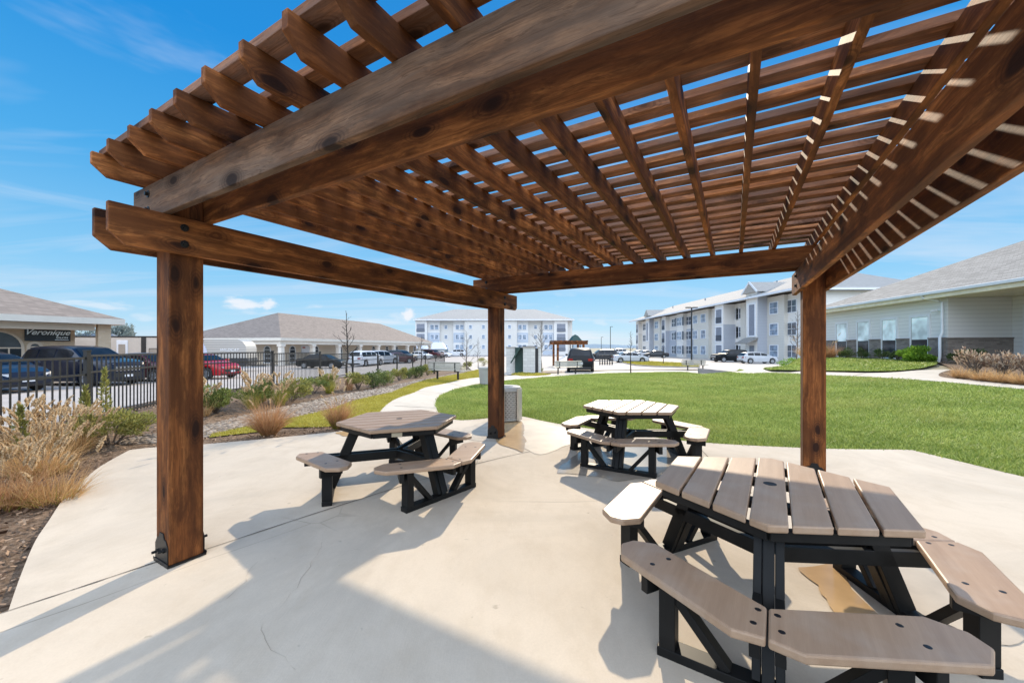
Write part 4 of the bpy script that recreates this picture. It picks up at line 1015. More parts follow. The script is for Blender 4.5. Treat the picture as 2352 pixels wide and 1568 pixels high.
mb = MB(); mb.prism(trailer_prof(-5.6, 5.6, 1.15, 2.62, .5), -1.15, 1.15, 'y'); mb.build('upper_body', M['rib'], tr, smooth=35)
mb = MB(); mb.prism([(-5.6, .45), (-.05, .45), (.1, .8), (.05, 1.149), (-5.6, 1.149)], -1.16, 1.16, 'y'); mb.build('lower_body', simple('dark_trailer_skirt', (.03, .033, .04), .4), tr, bevel=.02)
mb = MB(); mb.prism([(-4.4, 1.2), (-2.65, 1.2), (-2.8, 1.9), (-3.05, 2.4), (-4.4, 2.45)], -1.175, -1.152, 'y'); mb.build('side_panel', M['rv_pale'], tr)
mb = MB(); mb.box(-5.6, -1.21, 2.46, -3.0, -1.15, 2.60); mb.build('awning', M['trim'], tr, bevel=.02)
text_mesh('lettering', 'WILDCAT', .3, M['white'], tr, (-1.2, -1.17, 1.78), (R(90), 0, 0), .2)
for x in (-3.2, -2.4):
    for s in (-1, 1):
        m2 = MB(); m2.lathe([(0, -.1), (.3, -.1), (.34, -.06), (.34, .06), (.3, .1), (0, .1)], 20, Matrix.Translation((x, s * 1.02, .34)) @ Matrix.Rotation(R(90), 4, 'X')); m2.build('wheel', M['tyre'], tr, smooth=40)
mb = MB(); mb.box(.0, -.05, .42, 1.1, .05, .52); mb.build('hitch', M['trim'], tr); mb = MB(); mb.box(-3.9, -.2, 2.62, -3.6, .2, 2.74); mb.build('roof_vent', M['trim'], tr, bevel=.03)
tp = at(447, 31.5); tr = empty('travel_trailer', (tp.x, tp.y, float(T(tp.x, tp.y))), R(9), 'long beige travel trailer with dark roof edge behind the salon column', 'trailer')
mb = MB(); mb.box(-9.2, -1.2, .55, 0, 1.2, 2.75); mb.build('body', M['rv_beige'], tr, bevel=.06)
mb = MB(); mb.box(-9.25, -1.24, 2.72, .05, 1.24, 2.82); mb.build('roof_edge', M['trim'], tr, bevel=.02)
mb = MB(); mb.box(-2.95, -1.25, .6, -2.65, -1.19, 2.72); mb.build('dark_stripe', M['trim'], tr)
for x0, x1, z0_, z1_ in ((-2.4, -1.2, 1.2, 1.85), (-6.3, -5.6, 1.25, 2.0), (-8.4, -7.7, 1.9, 2.35)):
    f = MB(); f.box(x0 - .05, -1.24, z0_ - .05, x1 + .05, -1.19, z1_ + .05); fo = f.build('window', M['trim'], tr, bevel=.02); g = MB(); g.box(x0, -1.252, z0_, x1, -1.236, z1_); g.build('pane', simple('tan_blind', (.3, .26, .22), .3), fo)
f = MB(); f.box(-4.6, -1.245, .75, -3.85, -1.19, 2.5); dr = f.build('door', M['rv_white'], tr, bevel=.05); g = MB(); g.box(-4.45, -1.258, 1.45, -4.0, -1.24, 2.2); g.build('pane', simple('tan_blind_door', (.32, .28, .24), .3), dr)
for x in (-5.2, -4.3):
    for s in (-1, 1):
        m2 = MB(); m2.lathe([(0, -.1), (.3, -.1), (.34, -.06), (.34, .06), (.3, .1), (0, .1)], 20, Matrix.Translation((x, s * 1.08, .34)) @ Matrix.Rotation(R(90), 4, 'X')); m2.build('wheel', M['tyre'], tr, smooth=40)

# ================================================================== buildings
M['cream_brick'] = brick('cream_brick', (.60, .45, .30), (.68, .53, .37), (.56, .46, .35), bw=.3, rh=.1)
M['stucco_cream'] = simple('cream_stucco', (.62, .52, .41), .85, var=.06, scale=.6)
M['stucco_white'] = simple('white_column_stucco', (.72, .66, .58), .8, var=.05)
M['roof_brown'] = shingles('brown_shingles', (.27, .225, .195))
M['roof_gray'] = shingles('gray_shingles', (.30, .285, .265))
M['roof_pale'] = shingles('pale_shingles', (.42, .395, .365), .1)
M['fascia'] = simple('cream_fascia', (.68, .63, .55), .6, var=.05)
M['win_glass'] = glass('window_glass', (.03, .038, .045), .08)
M['win_mid'] = glass('mid_window_glass', (.10, .12, .15), .12)  # glass tone between the dark and the far panes
M['win_pale'] = glass('pale_window_glass', (.78, .86, .86), .2)
M['win_far'] = glass('far_window_glass', (.22, .28, .36), .2)
M['screen'] = simple('balcony_screen', (.22, .24, .29), .7, var=.1)
M['ap_cream'] = siding('apartment_cream', (.68, .65, .59), .22)
M['far_cream'] = siding('far_apartment_cream_hazed', (.68, .66, .62), .22)  # far siding: distance haze put into the cream and blue
M['far_white'] = siding('far_apartment_white', (.74, .73, .71), .22)
M['far_blue'] = siding('far_apartment_blue_hazed', (.47, .53, .61), .22)
M['ap_white'] = siding('apartment_white', (.80, .775, .74), .22)
M['ap_blue'] = siding('apartment_blue_gray', (.46, .49, .55), .22)
M['ap_trim'] = simple('apartment_white_trim', (.74, .76, .80), .5, var=.04)
M['shutter'] = simple('dark_shutter', (.10, .12, .15), .5)

def window(parent, p, u, nrm, w, hgt, fw=.1, mun=(1, 2), pane='win_glass', proud=.06, name='window', frame='ap_trim', arch=False):
    """framed window: p = lower middle on the wall, u = along the wall, nrm = outward"""
    p = Vector(p); u = Vector(u).normalized(); nr = Vector(nrm).normalized(); zc = Vector((0, 0, 1))
    Mx = Matrix(((u.x, nr.x, 0, p.x), (u.y, nr.y, 0, p.y), (0, 0, 1, p.z), (0, 0, 0, 1)))
    f = MB()
    if arch:
        r = w / 2; n = 14; zs = hgt - r
        outer = [(-r - fw, 0), (-r - fw, zs)] + [(-(r + fw) * math.cos(math.pi * i / n), zs + (r + fw) * math.sin(math.pi * i / n)) for i in range(n + 1)] + [(r + fw, zs), (r + fw, 0)]
        inner = [(-r, 0), (-r, zs)] + [(-r * math.cos(math.pi * i / n), zs + r * math.sin(math.pi * i / n)) for i in range(n + 1)] + [(r, zs), (r, 0)]
        k = len(outer); vs = [(a, proud, b) for a, b in outer] + [(a, proud, b) for a, b in inner] + [(a, .0, b) for a, b in outer] + [(a, 0, b) for a, b in inner]
        fs = []
        for i in range(k - 1): fs += [(i, i + 1, k + i + 1, k + i), (i, 2 * k + i, 2 * k + i + 1, i + 1), (k + i, k + i + 1, 3 * k + i + 1, 3 * k + i)]
        f.add(vs, fs, Mx); f.box(-r - fw, 0, -fw, r + fw, proud + .02, .0, Mx)
        f.box(-r, 0, zs - .03, r, proud - .01, zs + .03, Mx)
        pn = MB(); pn.prism([(a, b) for a, b in inner], .002, .02, 'y', Mx)
        zt = zs
    else:
        f.box(-w / 2 - fw, 0, -fw, -w / 2, proud, hgt + fw, Mx); f.box(w / 2, 0, -fw, w / 2 + fw, proud, hgt + fw, Mx)
        f.box(-w / 2, 0, -fw, w / 2, proud + .015, 0, Mx); f.box(-w / 2, 0, hgt, w / 2, proud + .01, hgt + fw, Mx)
        pn = MB(); pn.box(-w / 2, .002, 0, w / 2, .02, hgt, Mx); zt = hgt
    mw = .025 if w < 2 else .04
    for i in range(1, mun[0]): f.box(-w / 2 + w * i / mun[0] - mw, .02, 0, -w / 2 + w * i / mun[0] + mw, proud - .012, zt, Mx)
    for j in range(1, mun[1]): f.box(-w / 2, .02, zt * j / mun[1] - mw, w / 2, proud - .014, zt * j / mun[1] + mw, Mx)
    fo = f.build(name, M[frame], parent); pn.build('pane', M[pane], fo); return fo

def hip_roof(parent, x0, x1, y0, y1, ze, pitch, m, fas='fascia', fh=.28, name='roof', hips=(1, 1)):
    """hipped roof over a rectangle in the parent's frame, ridge along the longer side"""
    w = y1 - y0; rz = ze + pitch * w / 2; a = w / 2
    A = [(x0, y0, ze), (x1, y0, ze), (x1, y1, ze), (x0, y1, ze), (x0 + a * hips[0], (y0 + y1) / 2, rz), (x1 - a * hips[1], (y0 + y1) / 2, rz)]
    mb = MB(); mb.add(A, [(0, 1, 5, 4), (1, 2, 5), (2, 3, 4, 5), (3, 0, 4), (3, 2, 1, 0)]); r = mb.build(name, m, parent)
    f = MB(); t = .03
    f.box(x0 - t, y0 - t, ze - fh, x1 + t, y0 + t, ze - .004); f.box(x0 - t, y1 - t, ze - fh, x1 + t, y1 + t, ze - .004)
    f.box(x0 - t, y0 + t, ze - fh, x0 + t, y1 - t, ze - .004); f.box(x1 - t, y0 + t, ze - fh, x1 + t, y1 - t, ze - .004)
    f.box(x0 + t, y0 + t, ze - fh + .02, x1 - t, y1 - t, ze - fh + .05); f.build('fascia', M[fas], r)
    return r

# --- salon, far left.  Local x runs along the street front (to the right), y into the building
sx, sy = at(258, 20.6).xy; sA = math.atan2(3.6, 2.05); sF = -.35
sal = empty('salon_building', (sx, sy, sF), sA, 'cream brick shop with brown hipped roof and arched windows at far left', 'building')
EZ = 3.32
def salx(q, yl):
    t = (q - CX) / F_; c, s_ = math.cos(sA), math.sin(sA); ox, oy = sx - yl * s_, sy + yl * c
    return (t * oy - ox) / (c - t * s_)
WEND = salx(172, 1.6); SXA, SXB = salx(57.5, 1.45), salx(162.5, 1.45)
r_ = hip_roof(sal, -26, .35, -.4, 15, EZ, .40, M['roof_brown'], fh=.30)
mb = MB(); mb.box(-25, 1.6, -.3, WEND, 14, EZ - .3); mb.build('wall', M['cream_brick'], sal)
mb = MB(); mb.box(-.50, .1, -.3, -.02, .5, EZ - .3); mb.box(-.56, .04, -.3, .04, .56, .2); mb.build('column', M['cream_brick'], sal)
mb = MB(); mb.box(-25, .12, EZ - .62, -.62, .52, EZ - .302); mb.build('porch_beam', M['stucco_cream'], sal)
mb = MB(); mb.box(-25.5, -.2, -.32, .3, 1.6, .0); mb.build('porch_floor', M['kerb'], sal)
AW = salx(56, 1.6) - .85
window(sal, (AW, 1.6, .42), (1, 0, 0), (0, -1, 0), 1.5, 2.15, .1, (4, 3), 'win_glass', .05, 'arched_window', 'stucco_cream', True)
window(sal, (AW - 2.6, 1.6, .42), (1, 0, 0), (0, -1, 0), 1.5, 2.15, .1, (4, 3), 'win_glass', .05, 'arched_window', 'stucco_cream', True)
window(sal, (salx(80, 1.6), 1.6, .42), (1, 0, 0), (0, -1, 0), .3, 1.6, .12, (1, 3), 'win_glass', .05, 'arched_window', 'stucco_cream', True)
sg = empty('shop_sign', (0, 0, 0), 0, 'dark shop sign with pale script lettering under the cream eave', 'sign'); sg.location = sal.matrix_world @ Vector((0, 0, 0)); sg.location = (sx, sy, sF); sg.rotation_euler.z = sA
SX0, SX1, SZ0, SZ1 = SXA, SXB, 2.16, 2.86
mb = MB(); mb.box(SX0, 1.46, SZ0, SX1, 1.585, SZ1); mb.build('board', simple('sign_board', (.018, .026, .034), .5), sg, bevel=.01)
sgm = simple('sign_letters', (.82, .93, .98), .6, var=.03)
SWd = SXB - SXA
text_mesh('script_lettering', 'Veronique', .235 * SWd, sgm, sg, (SX0 + .47 * SWd, 1.452, SZ0 + .42), (R(90), 0, 0), .45)
text_mesh('small_lettering', 'SALON', .085 * SWd, sgm, sg, (SX1 - .2 * SWd, 1.452, SZ0 + .17), (R(90), 0, 0), 0)
mb = MB(); mb.box(SX1 - .36 * SWd, 1.45, SZ0 + .05, SX1 - .05 * SWd, 1.458, SZ0 + .075); mb.build('underline', sgm, sg)
nt = MB(); nt.box(AW - .05, 1.50, .55, AW + .25, 1.515, .82)
tag(nt.build('paper_notice', M['plate'], None, loc=(sx, sy, sF), rot=(0, 0, sA)), 'small white paper notice taped inside the salon arched window', 'notice')

# --- long building with colonnade
ca = math.atan2(.97, .24); cx_, cy_ = at(645, 45).xy; cz = -.62
cb = empty('colonnade_building', (cx_, cy_, cz), ca, 'long low cream building with gray brown hipped roof and white columns', 'building')
CL, CW, CE = 42, 16, 3.22                     # local x along the front, y into the building (left)
rf = hip_roof(cb, 0, CL, 0, CW, CE, .46, M['roof_brown'], fh=.34)
mb = MB(); mb.box(2.6, 2.6, -.3, CL - 2.6, CW - 1, CE - .35); mb.build('wall', M['stucco_cream'], cb)
mb = MB(); mb.box(.2, .25, CE - .75, CL - .2, .6, CE - .345); mb.box(.25, .6, CE - .75, .6, CW - .3, CE - .345); mb.build('porch_beam', M['stucco_white'], cb)
mb = MB(); mb.box(.1, .1, -.3, CL - .1, CW - .5, .02); mb.build('porch_floor', M['kerb'], cb)
for i in range(9):
    x = .5 + 5.1 * i; m2 = MB(); m2.box(x - .24, .18, 0, x + .24, .66, CE - .75); m2.box(x - .32, .1, CE - 1.0, x + .32, .74, CE - .76); m2.build('column', M['stucco_white'], cb)
for y in (5.4, 10.4): m2 = MB(); m2.box(.18, y - .24, 0, .66, y + .24, CE - .75); m2.build('column', M['stucco_white'], cb)
for x in (4.6, 8.9, 14.0, 18.6, 23.0, 27.4, 31, 35, 38.4): window(cb, (x, 2.6, .25), (1, 0, 0), (0, -1, 0), .85, 2.0, .1, (1, 3), 'win_glass', .07, 'arched_window', 'white', True)
for y in (4.4, 8.2): window(cb, (2.6, y, .25), (0, 1, 0), (-1, 0, 0), .85, 2.0, .1, (1, 3), 'win_glass', .07, 'arched_window', 'white', True)
m2 = MB(); m2.box(6.1, 2.5, 1.3, 7.6, 2.58, 2.35); so_ = m2.build('notice_board', M['plate'], cb); m3 = MB(); m3.box(6.25, 2.485, 1.95, 6.75, 2.499, 2.2); m3.build('notice_print', simple('faded_red_print', (.45, .22, .2), .6), so_)

# --- three storey apartments: generic pieces
def ap_block(parent, x0, y0, x1, y1, z0, z1, m, name='wall'):
    mb = MB(); mb.box(x0, y0, z0, x1, y1, z1); return mb.build(name, M[m], parent)
# far block, facing the camera (local x to the right, y away)
FD = 109; k_ = FD / F_
fx = lambda z: (931 + .1875 * z - CX) * k_
fz = lambda z: EYE + (CY - (666.4 + .1875 * z)) * k_
fb = empty('apartment_building', (0, FD, 0), 0, 'distant three storey cream and blue apartment block facing the lawn', 'building')
g0 = -.8; ev = fz(372)
ap_block(fb, fx(125), 0, fx(2045), 16, g0, ev, 'far_cream')
BAYS = [(135, 275, 1.2, 'far_white'), (275, 425, .5, 'far_white'), (590, 730, .5, 'far_white'), (730, 1365, 1.4, 'far_cream'), (1365, 1505, .5, 'far_white'), (1680, 1815, .5, 'far_white'), (1815, 1980, 1.2, 'far_white')]
for a, b, d, m in BAYS: ap_block(fb, fx(a), -d, fx(b), -.002, g0, ev - .02, m, 'bay')
for a, b in ((278, 422), (593, 727), (1368, 1502), (1683, 1812)): ap_block(fb, fx(a), -.56, fx(b), -.502, fz(640), fz(522), 'far_blue', 'panel'); ap_block(fb, fx(a), -.56, fx(b), -.502, g0, fz(740), 'far_blue', 'panel')
for zc in (480, 600, 722):
    for xc in (360, 668, 1430, 1748):
        for dx in (-28, 28): window(fb, (fx(xc + dx), -.56, fz(zc)), (1, 0, 0), (0, -1, 0), fx(40) - fx(0), fz(0) - fz(52), .12, (1, 2), 'win_far', .1)
    for xc in (497, 805, 960, 1275, 1595): window(fb, (fx(xc), -1.4 if 730 < xc < 1365 else 0, fz(zc - 8)), (1, 0, 0), (0, -1, 0), fx(32) - fx(0), fz(0) - fz(40), .12, (1, 2), 'win_far', .1)
for z0_, z1_ in ((512, 415), (622, 535), (745, 655)):
    for a, b in ((150, 246), (1850, 1952)):
        o = ap_block(fb, fx(a), -1.26, fx(b), -1.202, fz(z0_), fz(z1_), 'screen', 'balcony'); m2 = MB(); m2.box(fx(a), -1.33, fz(z0_), fx(b), -1.265, fz(z0_ - 8))
        for t in range(9): m2.box(fx(a + (b - a) * t / 8) - .03, -1.32, fz(z0_ - 8), fx(a + (b - a) * t / 8) + .03, -1.27, fz(z0_ - 34))
        m2.box(fx(a), -1.33, fz(z0_ - 34), fx(b), -1.265, fz(z0_ - 38)); m2.build('railing', M['shutter'], o)
hip_roof(fb, fx(118), fx(2055), -1.9, 17.5, ev + .25, .37, M['roof_pale'], 'ap_trim', .3)
for xc in (515, 570, 620, 1480, 1530, 1580, 1630): m2 = MB(); m2.box(fx(xc), 5.2, fz(300), fx(xc + 14), 5.6, fz(286)); m2.build('roof_vent', M['screen'], fb)
for xa, mt in ((1240, 'x'),):
    pass
# small gable roofed carport before the far block
gp = at(1003, 92); gb = empty('garage', (gp.x, gp.y, -.8), 0, 'low garage with white roof between the colonnade building and far apartments', 'garage')
mb = MB(); mb.box(-7, 0, 0, 2.0, 5, 2.0); mb.build('wall', simple('gray_green_wall', (.34, .40, .40), .8), gb)
mb = MB(); mb.add([(-7.4, -.4, 1.9), (2.2, -.4, 1.9), (2.2, 5.4, 1.9), (-7.4, 5.4, 1.9), (-7.4, 2.5, 3.5), (.9, 2.5, 3.5)], [(0, 1, 5, 4), (1, 2, 5), (2, 3, 4, 5), (3, 0, 4), (3, 2, 1, 0)]); mb.build('roof', M['ap_trim'], gb)

# right block: facade at x = RX facing left, receding; near end faces the camera
RX = 39.0; z0r = -.75; evr = 8.75
rb = empty('apartment_building', (0, 0, 0), 0, 'long three storey gray and cream apartment block receding beyond the parking court', 'building')
zx = lambda z: 1372 + .2083 * z
def Yat(z, X=RX): return F_ * X / (zx(z) - CX)
Y_end = F_ * RX / (1838 - CX) - 0
ap_block(rb, RX, 50.5, RX + 16, 114, z0r, evr, 'ap_white')
def bay(za, zb, prot, m, top=evr - .02, name='bay'):
    """a box standing prot metres proud of the facade; its left facing side spans za (far) to zb (near) in the photograph"""
    X = RX - prot; y1, y0 = Yat(za, X), Yat(zb, X); return ap_block(rb, X, y0, RX - .003, y1, z0r, top, m, name), X, y0, y1
ws = []
o, X, y0, y1 = bay(1868, 2060, .5, 'ap_cream')
for k in range(3): window(rb, (X, Yat(1947, X), z0r + .95 + 3.05 * k), (0, -1, 0), (-1, 0, 0), 1.6, 1.55, .12, (1, 2), 'win_far', .07)
# stair tower with gable
o, X, y0, y1 = bay(1640, 1765, 1.9, 'ap_white', evr + .9, 'tower'); TX, TY0, TY1 = X, y0, y1
b_ = MB(); b_.box(TX, TY0 - .06, z0r, RX - .01, TY0 - .002, evr + .9); b_.build('tower_side', M['ap_blue'], rb)
window(rb, (X, (y0 + y1) / 2 - .1, z0r + 4.0), (0, -1, 0), (-1, 0, 0), (y1 - y0) * .52, 4.6, .22, (1, 1), 'screen', .1, 'tall_window')
mb = MB(); ym = (y0 + y1) / 2; mb.add([(X - .35, y0 - .5, evr + .85), (X - .35, y1 + .5, evr + .85), (X - .35, ym, evr + 2.5), (RX + 5, y0 - .5, evr + .85), (RX + 5, y1 + .5, evr + .85), (RX + 5, ym, evr + 2.5)], [(0, 1, 2), (3, 5, 4), (0, 2, 5, 3), (2, 1, 4, 5), (0, 3, 4, 1)]); mb.build('gable_roof', M['roof_pale'], rb)
g_ = MB(); g_.bar((X - .4, y0 - .5, evr + .80), (X - .4, ym, evr + 2.42), .1, .26); g_.bar((X - .4, y1 + .5, evr + .80), (X - .4, ym, evr + 2.42), .1, .26); g_.build('gable_trim', M['ap_trim'], rb)
# entrance door and awning
d_ = MB(); d_.box(X - .03, ym - .6, z0r, X - .004, ym + .5, z0r + 2.5); d_.build('door', M['screen'], rb)
a_ = MB(); a_.add([(X - 1.6, y0 - .2, z0r + 2.9), (X - 1.6, y1 + .2, z0r + 2.9), (X - .01, y1 + .2, z0r + 3.7), (X - .01, y0 - .2, z0r + 3.7), (X - 1.6, y0 - .2, z0r + 2.75), (X - 1.6, y1 + .2, z0r + 2.75), (X - .01, y1 + .2, z0r + 3.5), (X - .01, y0 - .2, z0r + 3.5)], [(0, 1, 2, 3), (7, 6, 5, 4), (0, 4, 5, 1), (1, 5, 6, 2), (3, 2, 6, 7), (0, 3, 7, 4)]); a_.build('awning', M['roof_gray'], rb)
for k in range(3):
    for zc in (1528, 1562): window(rb, (RX, Yat(zc), z0r + .9 + 3.05 * k), (0, -1, 0), (-1, 0, 0), 1.5, 1.6, .12, (1, 2), 'win_mid', .07)
c_ = MB(); c_.box(RX - .1, Yat(1640), z0r, RX - .004, Yat(1585), evr - .03); c_.build('panel', M['ap_cream'], rb)
def balcony_bay(za, zb, prot, side):
    o, X, y0, y1 = bay(za, zb, prot, 'ap_white')
    for k in range(3):
        zz = z0r + .25 + 3.05 * k; p = window(rb, (X, (y0 + y1) / 2, zz), (0, -1, 0), (-1, 0, 0), (y1 - y0) * .68, 2.35, .16, (1, 1), 'screen', .08, 'balcony')
        m2 = MB(); m2.box(X - .1, y0 + (y1 - y0) * .17, zz + .95, X - .04, y1 - (y1 - y0) * .17, zz + 1.02)
        for t in range(12): yy = y0 + (y1 - y0) * (.17 + .66 * t / 11); m2.box(X - .09, yy - .02, zz, X - .05, yy + .02, zz + .95)
        m2.build('railing', M['shutter'], p)
    b = MB(); b.box(X, y0 - .05, z0r, RX - .01, y0 - .002, z0r + 6.1); b.build('side_panel', M[side], rb)
balcony_bay(1295, 1390, 2.0, 'ap_blue')
o, X, y0, y1 = bay(1062, 1225, .6, 'ap_cream')
for k in range(3):
    for zc in (1168, 1080): window(rb, (X, Yat(zc, X), z0r + .95 + 3.05 * k), (0, -1, 0), (-1, 0, 0), 1.7, 1.5, .12, (1, 2), 'win_far', .07)
p_ = MB(); p_.box(RX - .06, Yat(1060), z0r, RX - .003, Yat(946), z0r + 6.1); p_.build('panel', M['ap_blue'], rb)
for k in range(3):
    window(rb, (RX - .06, Yat(1010), z0r + .9 + 3.05 * k), (0, -1, 0), (-1, 0, 0), 2.4, 1.6, .12, (2, 2), 'win_mid', .07); window(rb, (RX - .06, Yat(848), z0r + .9 + 3.05 * k), (0, -1, 0), (-1, 0, 0), 2.2, 1.6, .12, (2, 2), 'win_mid', .07)
o, X, y0, y1 = bay(876, 944, .8, 'ap_white')
for k in range(3):
    w_ = window(rb, (X, Yat(903, X), z0r + .9 + 3.05 * k), (0, -1, 0), (-1, 0, 0), 2.2, 1.6, .12, (2, 2), 'win_far', .07)
    for s in (-1, 1): m2 = MB(); yy = Yat(903, X) + s * 1.75; m2.box(X - .06, yy - .35, z0r + .85 + 3.05 * k, X - .01, yy + .35, z0r + 2.6 + 3.05 * k); m2.build('shutter', M['shutter'], rb)
p_ = MB(); p_.box(RX - .06, Yat(872), z0r, RX - .003, Yat(757), z0r + 6.1); p_.build('panel', M['ap_blue'], rb)
balcony_bay(708, 752, .9, 'ap_blue')
o, X, y0, y1 = bay(622, 695, .6, 'ap_cream')
for k in range(3): window(rb, (X, Yat(652, X), z0r + .95 + 3.05 * k), (0, -1, 0), (-1, 0, 0), 2.2, 1.6, .12, (1, 2), 'win_far', .07)
o, X, y0, y1 = bay(532, 572, 1.4, 'ap_white', evr + .9, 'tower'); b_ = MB(); b_.box(X, y0 - .06, z0r, RX - .01, y0 - .002, evr + .9); b_.build('tower_side', M['ap_blue'], rb); ym = (y0 + y1) / 2
window(rb, (X, ym, z0r + 4.0), (0, -1, 0), (-1, 0, 0), (y1 - y0) * .45, 4.6, .25, (1, 1), 'screen', .1, 'tall_window')
mb = MB(); mb.add([(X - .35, y0 - .5, evr + .85), (X - .35, y1 + .5, evr + .85), (X - .35, ym, evr + 2.5), (RX + 5, y0 - .5, evr + .85), (RX + 5, y1 + .5, evr + .85), (RX + 5, ym, evr + 2.5)], [(0, 1, 2), (3, 5, 4), (0, 2, 5, 3), (2, 1, 4, 5), (0, 3, 4, 1)]); mb.build('gable_roof', M['roof_pale'], rb)
for k in range(3): window(rb, (RX, Yat(520), z0r + .9 + 3.05 * k), (0, -1, 0), (-1, 0, 0), 2.0, 1.6, .12, (2, 2), 'win_mid', .07)
balcony_bay(428, 452, 1.0, 'ap_cream')
for k in range(3): window(rb, (RX, Yat(2145), z0r + .9 + 3.05 * k), (0, -1, 0), (-1, 0, 0), 1.7, 1.6, .12, (2, 2), 'win_mid', .07)
# roof: ridge along y
rr_ = empty('roof_frame', (0, 0, 0), 0); bpy.data.objects.remove(rr_)
mb = MB(); e0_, e1_ = RX - 2.4, RX + 17; ya, yb = 49.6, 115; zz = evr + .28; rz_ = zz + .38 * 9.7; xm_ = (e0_ + e1_) / 2
mb.add([(e0_, ya, zz), (e1_, ya, zz), (e1_, yb, zz), (e0_, yb, zz), (xm_, ya + 6.5, rz_), (xm_, yb - 8, rz_)], [(0, 3, 5, 4), (3, 2, 5), (2, 1, 4, 5), (1, 0, 4), (0, 1, 2, 3)]); ro = mb.build('roof', M['roof_pale'], rb)
f = MB(); f.box(e0_ - .04, ya - .04, zz - .3, e0_ + .05, yb, zz - .004); f.box(e0_ + .05, ya - .04, zz - .3, e1_, ya + .05, zz - .004); f.build('fascia', M['ap_trim'], ro)
for y in (62, 66, 70, 84, 100): m2 = MB(); m2.lathe([(0, 0), (.12, 0), (.12, .6), (0, .6)], 10, Matrix.Translation((RX + 4, y, zz + 2.3))); m2.build('roof_vent', M['screen'], ro)

# --- clubhouse on the right: local x along its left wall going away, y to the right
M['club_siding'] = siding('club_gray_siding', (.75, .735, .715), .17)
M['club_brick'] = brick('club_dark_brick', (.17, .135, .115), (.33, .275, .24), (.23, .21, .195), bw=.21, rh=.07)
ch = math.atan2(.986, .165); hx, hy, hz = 18.7, 16.65, .9
cl = empty('clubhouse', (hx, hy, hz), ch, 'single storey gray clubhouse with dark brick base and shingle roof at right', 'building')
# local frame: +x = along the wall away from the camera, -y = to the right (into the building)
CLn = 8.2; WZ = 2.78; BR = .96
mb = MB(); mb.box(0, -9, BR + .05, CLn, 0, WZ); mb.build('wall', M['club_siding'], cl)
wins = []
for pxa, pxb in ((1920, 1949), (1968, 2001), (2024, 2064), (2090, 2138)):
    pm = (pxa + pxb) / 2
    def sol(q):
        t = (q - CX) / F_; return (hx - t * hy) / (t * .986 - .165)
    s0, s1 = sol(pxb), sol(pxa); wins.append((s0, s1))
cuts = [0] + [v for w in sorted(wins) for v in (w[0] + .05, w[1] - .05)] + [CLn]
for i in range(0, len(cuts), 2):
    mb = MB(); mb.box(cuts[i] + (0 if i == 0 else .0), -.3, -.6, cuts[i + 1], .07, BR); mb.box(cuts[i], -.3, BR, cuts[i + 1], .1, BR + .06); mb.build('brick_base', M['club_brick'], cl)
mb = MB(); mb.box(.01, -8.9, -.6, CLn - .01, -.301, BR + .05); mb.build('inner_wall', M['dark_void'], cl)
for (s0, s1) in sorted(wins):
    w = window(cl, ((s0 + s1) / 2, .0, .10), (-1, 0, 0), (0, 1, 0), s1 - s0 - .22, 1.86, .11, (1, 1), 'win_glass', .05, 'window', 'white')
    m2 = MB(); m2.box(s0 + .13, .021, .95, s1 - .13, .026, 1.95); m2.build('pale_upper', M['win_pale'], w)  # pale sheet over the upper half of the window
mb = MB(); mb.box(.0, -2.2, BR + .05, -.001 + .0, -.0, WZ)
mb = MB(); mb.box(-.06, -2.25, BR + .052, -.003, .0, WZ - .002); mb.build('recess_wall', M['club_siding'], cl)
mb = MB(); mb.box(-.12, -2.25, -.6, -.004, .06, BR); mb.box(-.15, -2.25, BR, -.004, .09, BR + .05); mb.build('recess_brick_base', M['club_brick'], cl)
mb = MB(); mb.box(-6.5, -2.55, -.6, -.01, -2.252, WZ); mb.build('porch_wall', M['club_siding'], cl)
mb = MB(); mb.box(-.62, -2.255, -.1, -.5, -2.2, 2.18); mb.box(-1.75, -2.255, -.1, -1.63, -2.2, 2.18); mb.box(-1.75, -2.255, 2.18, -.5, -2.19, 2.32); dr = mb.build('door_frame', M['white'], cl)
mb = MB(); mb.box(-1.63, -2.251, -.1, -.62, -2.235, 2.18); mb.build('door', M['win_glass'], dr)
# roof with hips, gutter and cream soffit
mb = MB(); ez = WZ + .16; OX0, OX1, OY0, OY1 = -9, CLn + .5, .5, -16
wv = OY0 - OY1; rzc = ez + .455 * wv / 2
mb.add([(OX0, OY0, ez), (OX1, OY0, ez), (OX1, OY1, ez), (OX0, OY1, ez), (OX1 - wv / 2, (OY0 + OY1) / 2, rzc), (OX0, (OY0 + OY1) / 2, rzc)], [(0, 1, 4, 5), (1, 2, 4), (2, 3, 5, 4), (3, 0, 5), (3, 2, 1, 0)]); ro = mb.build('roof', M['roof_gray'], cl)
mb = MB(); mb.box(OX0, OY0 - .0, ez - .1, OX1 + .1, OY0 + .11, ez + .03); mb.build('gutter', M['white'], ro, bevel=.02)
mb = MB(); mb.box(OX0, OY0 - .03, ez - .26, OX1, OY0 - .002, ez - .102); mb.box(OX0, .1, ez - .27, OX1, OY0 - .03, ez - .24); mb.box(OX0, -2.2, ez - .262, -.1, .1, ez - .235); mb.build('soffit', simple('cream_soffit', (.84, .75, .58), .6), ro)
mb = MB(); mb.tube([(.5, .56, ez - .06), (.45, .5, ez - .2), (.15, .16, ez - .36), (.03, .13, ez - .42), (.03, .13, BR + .25), (.03, .22, BR + .05), (.03, .22, .2), (.03, .28, -.15)], .05, 8); mb.build('downspout', M['white'], cl, smooth=40)
mb = MB(); mb.box(.12, .0, 2.16, .34, .10, 2.22); mb.tube([(.3, .08, 2.19), (.40, .28, 2.14)], .04, 8); mb.build('wall_lamp', M['white'], cl)
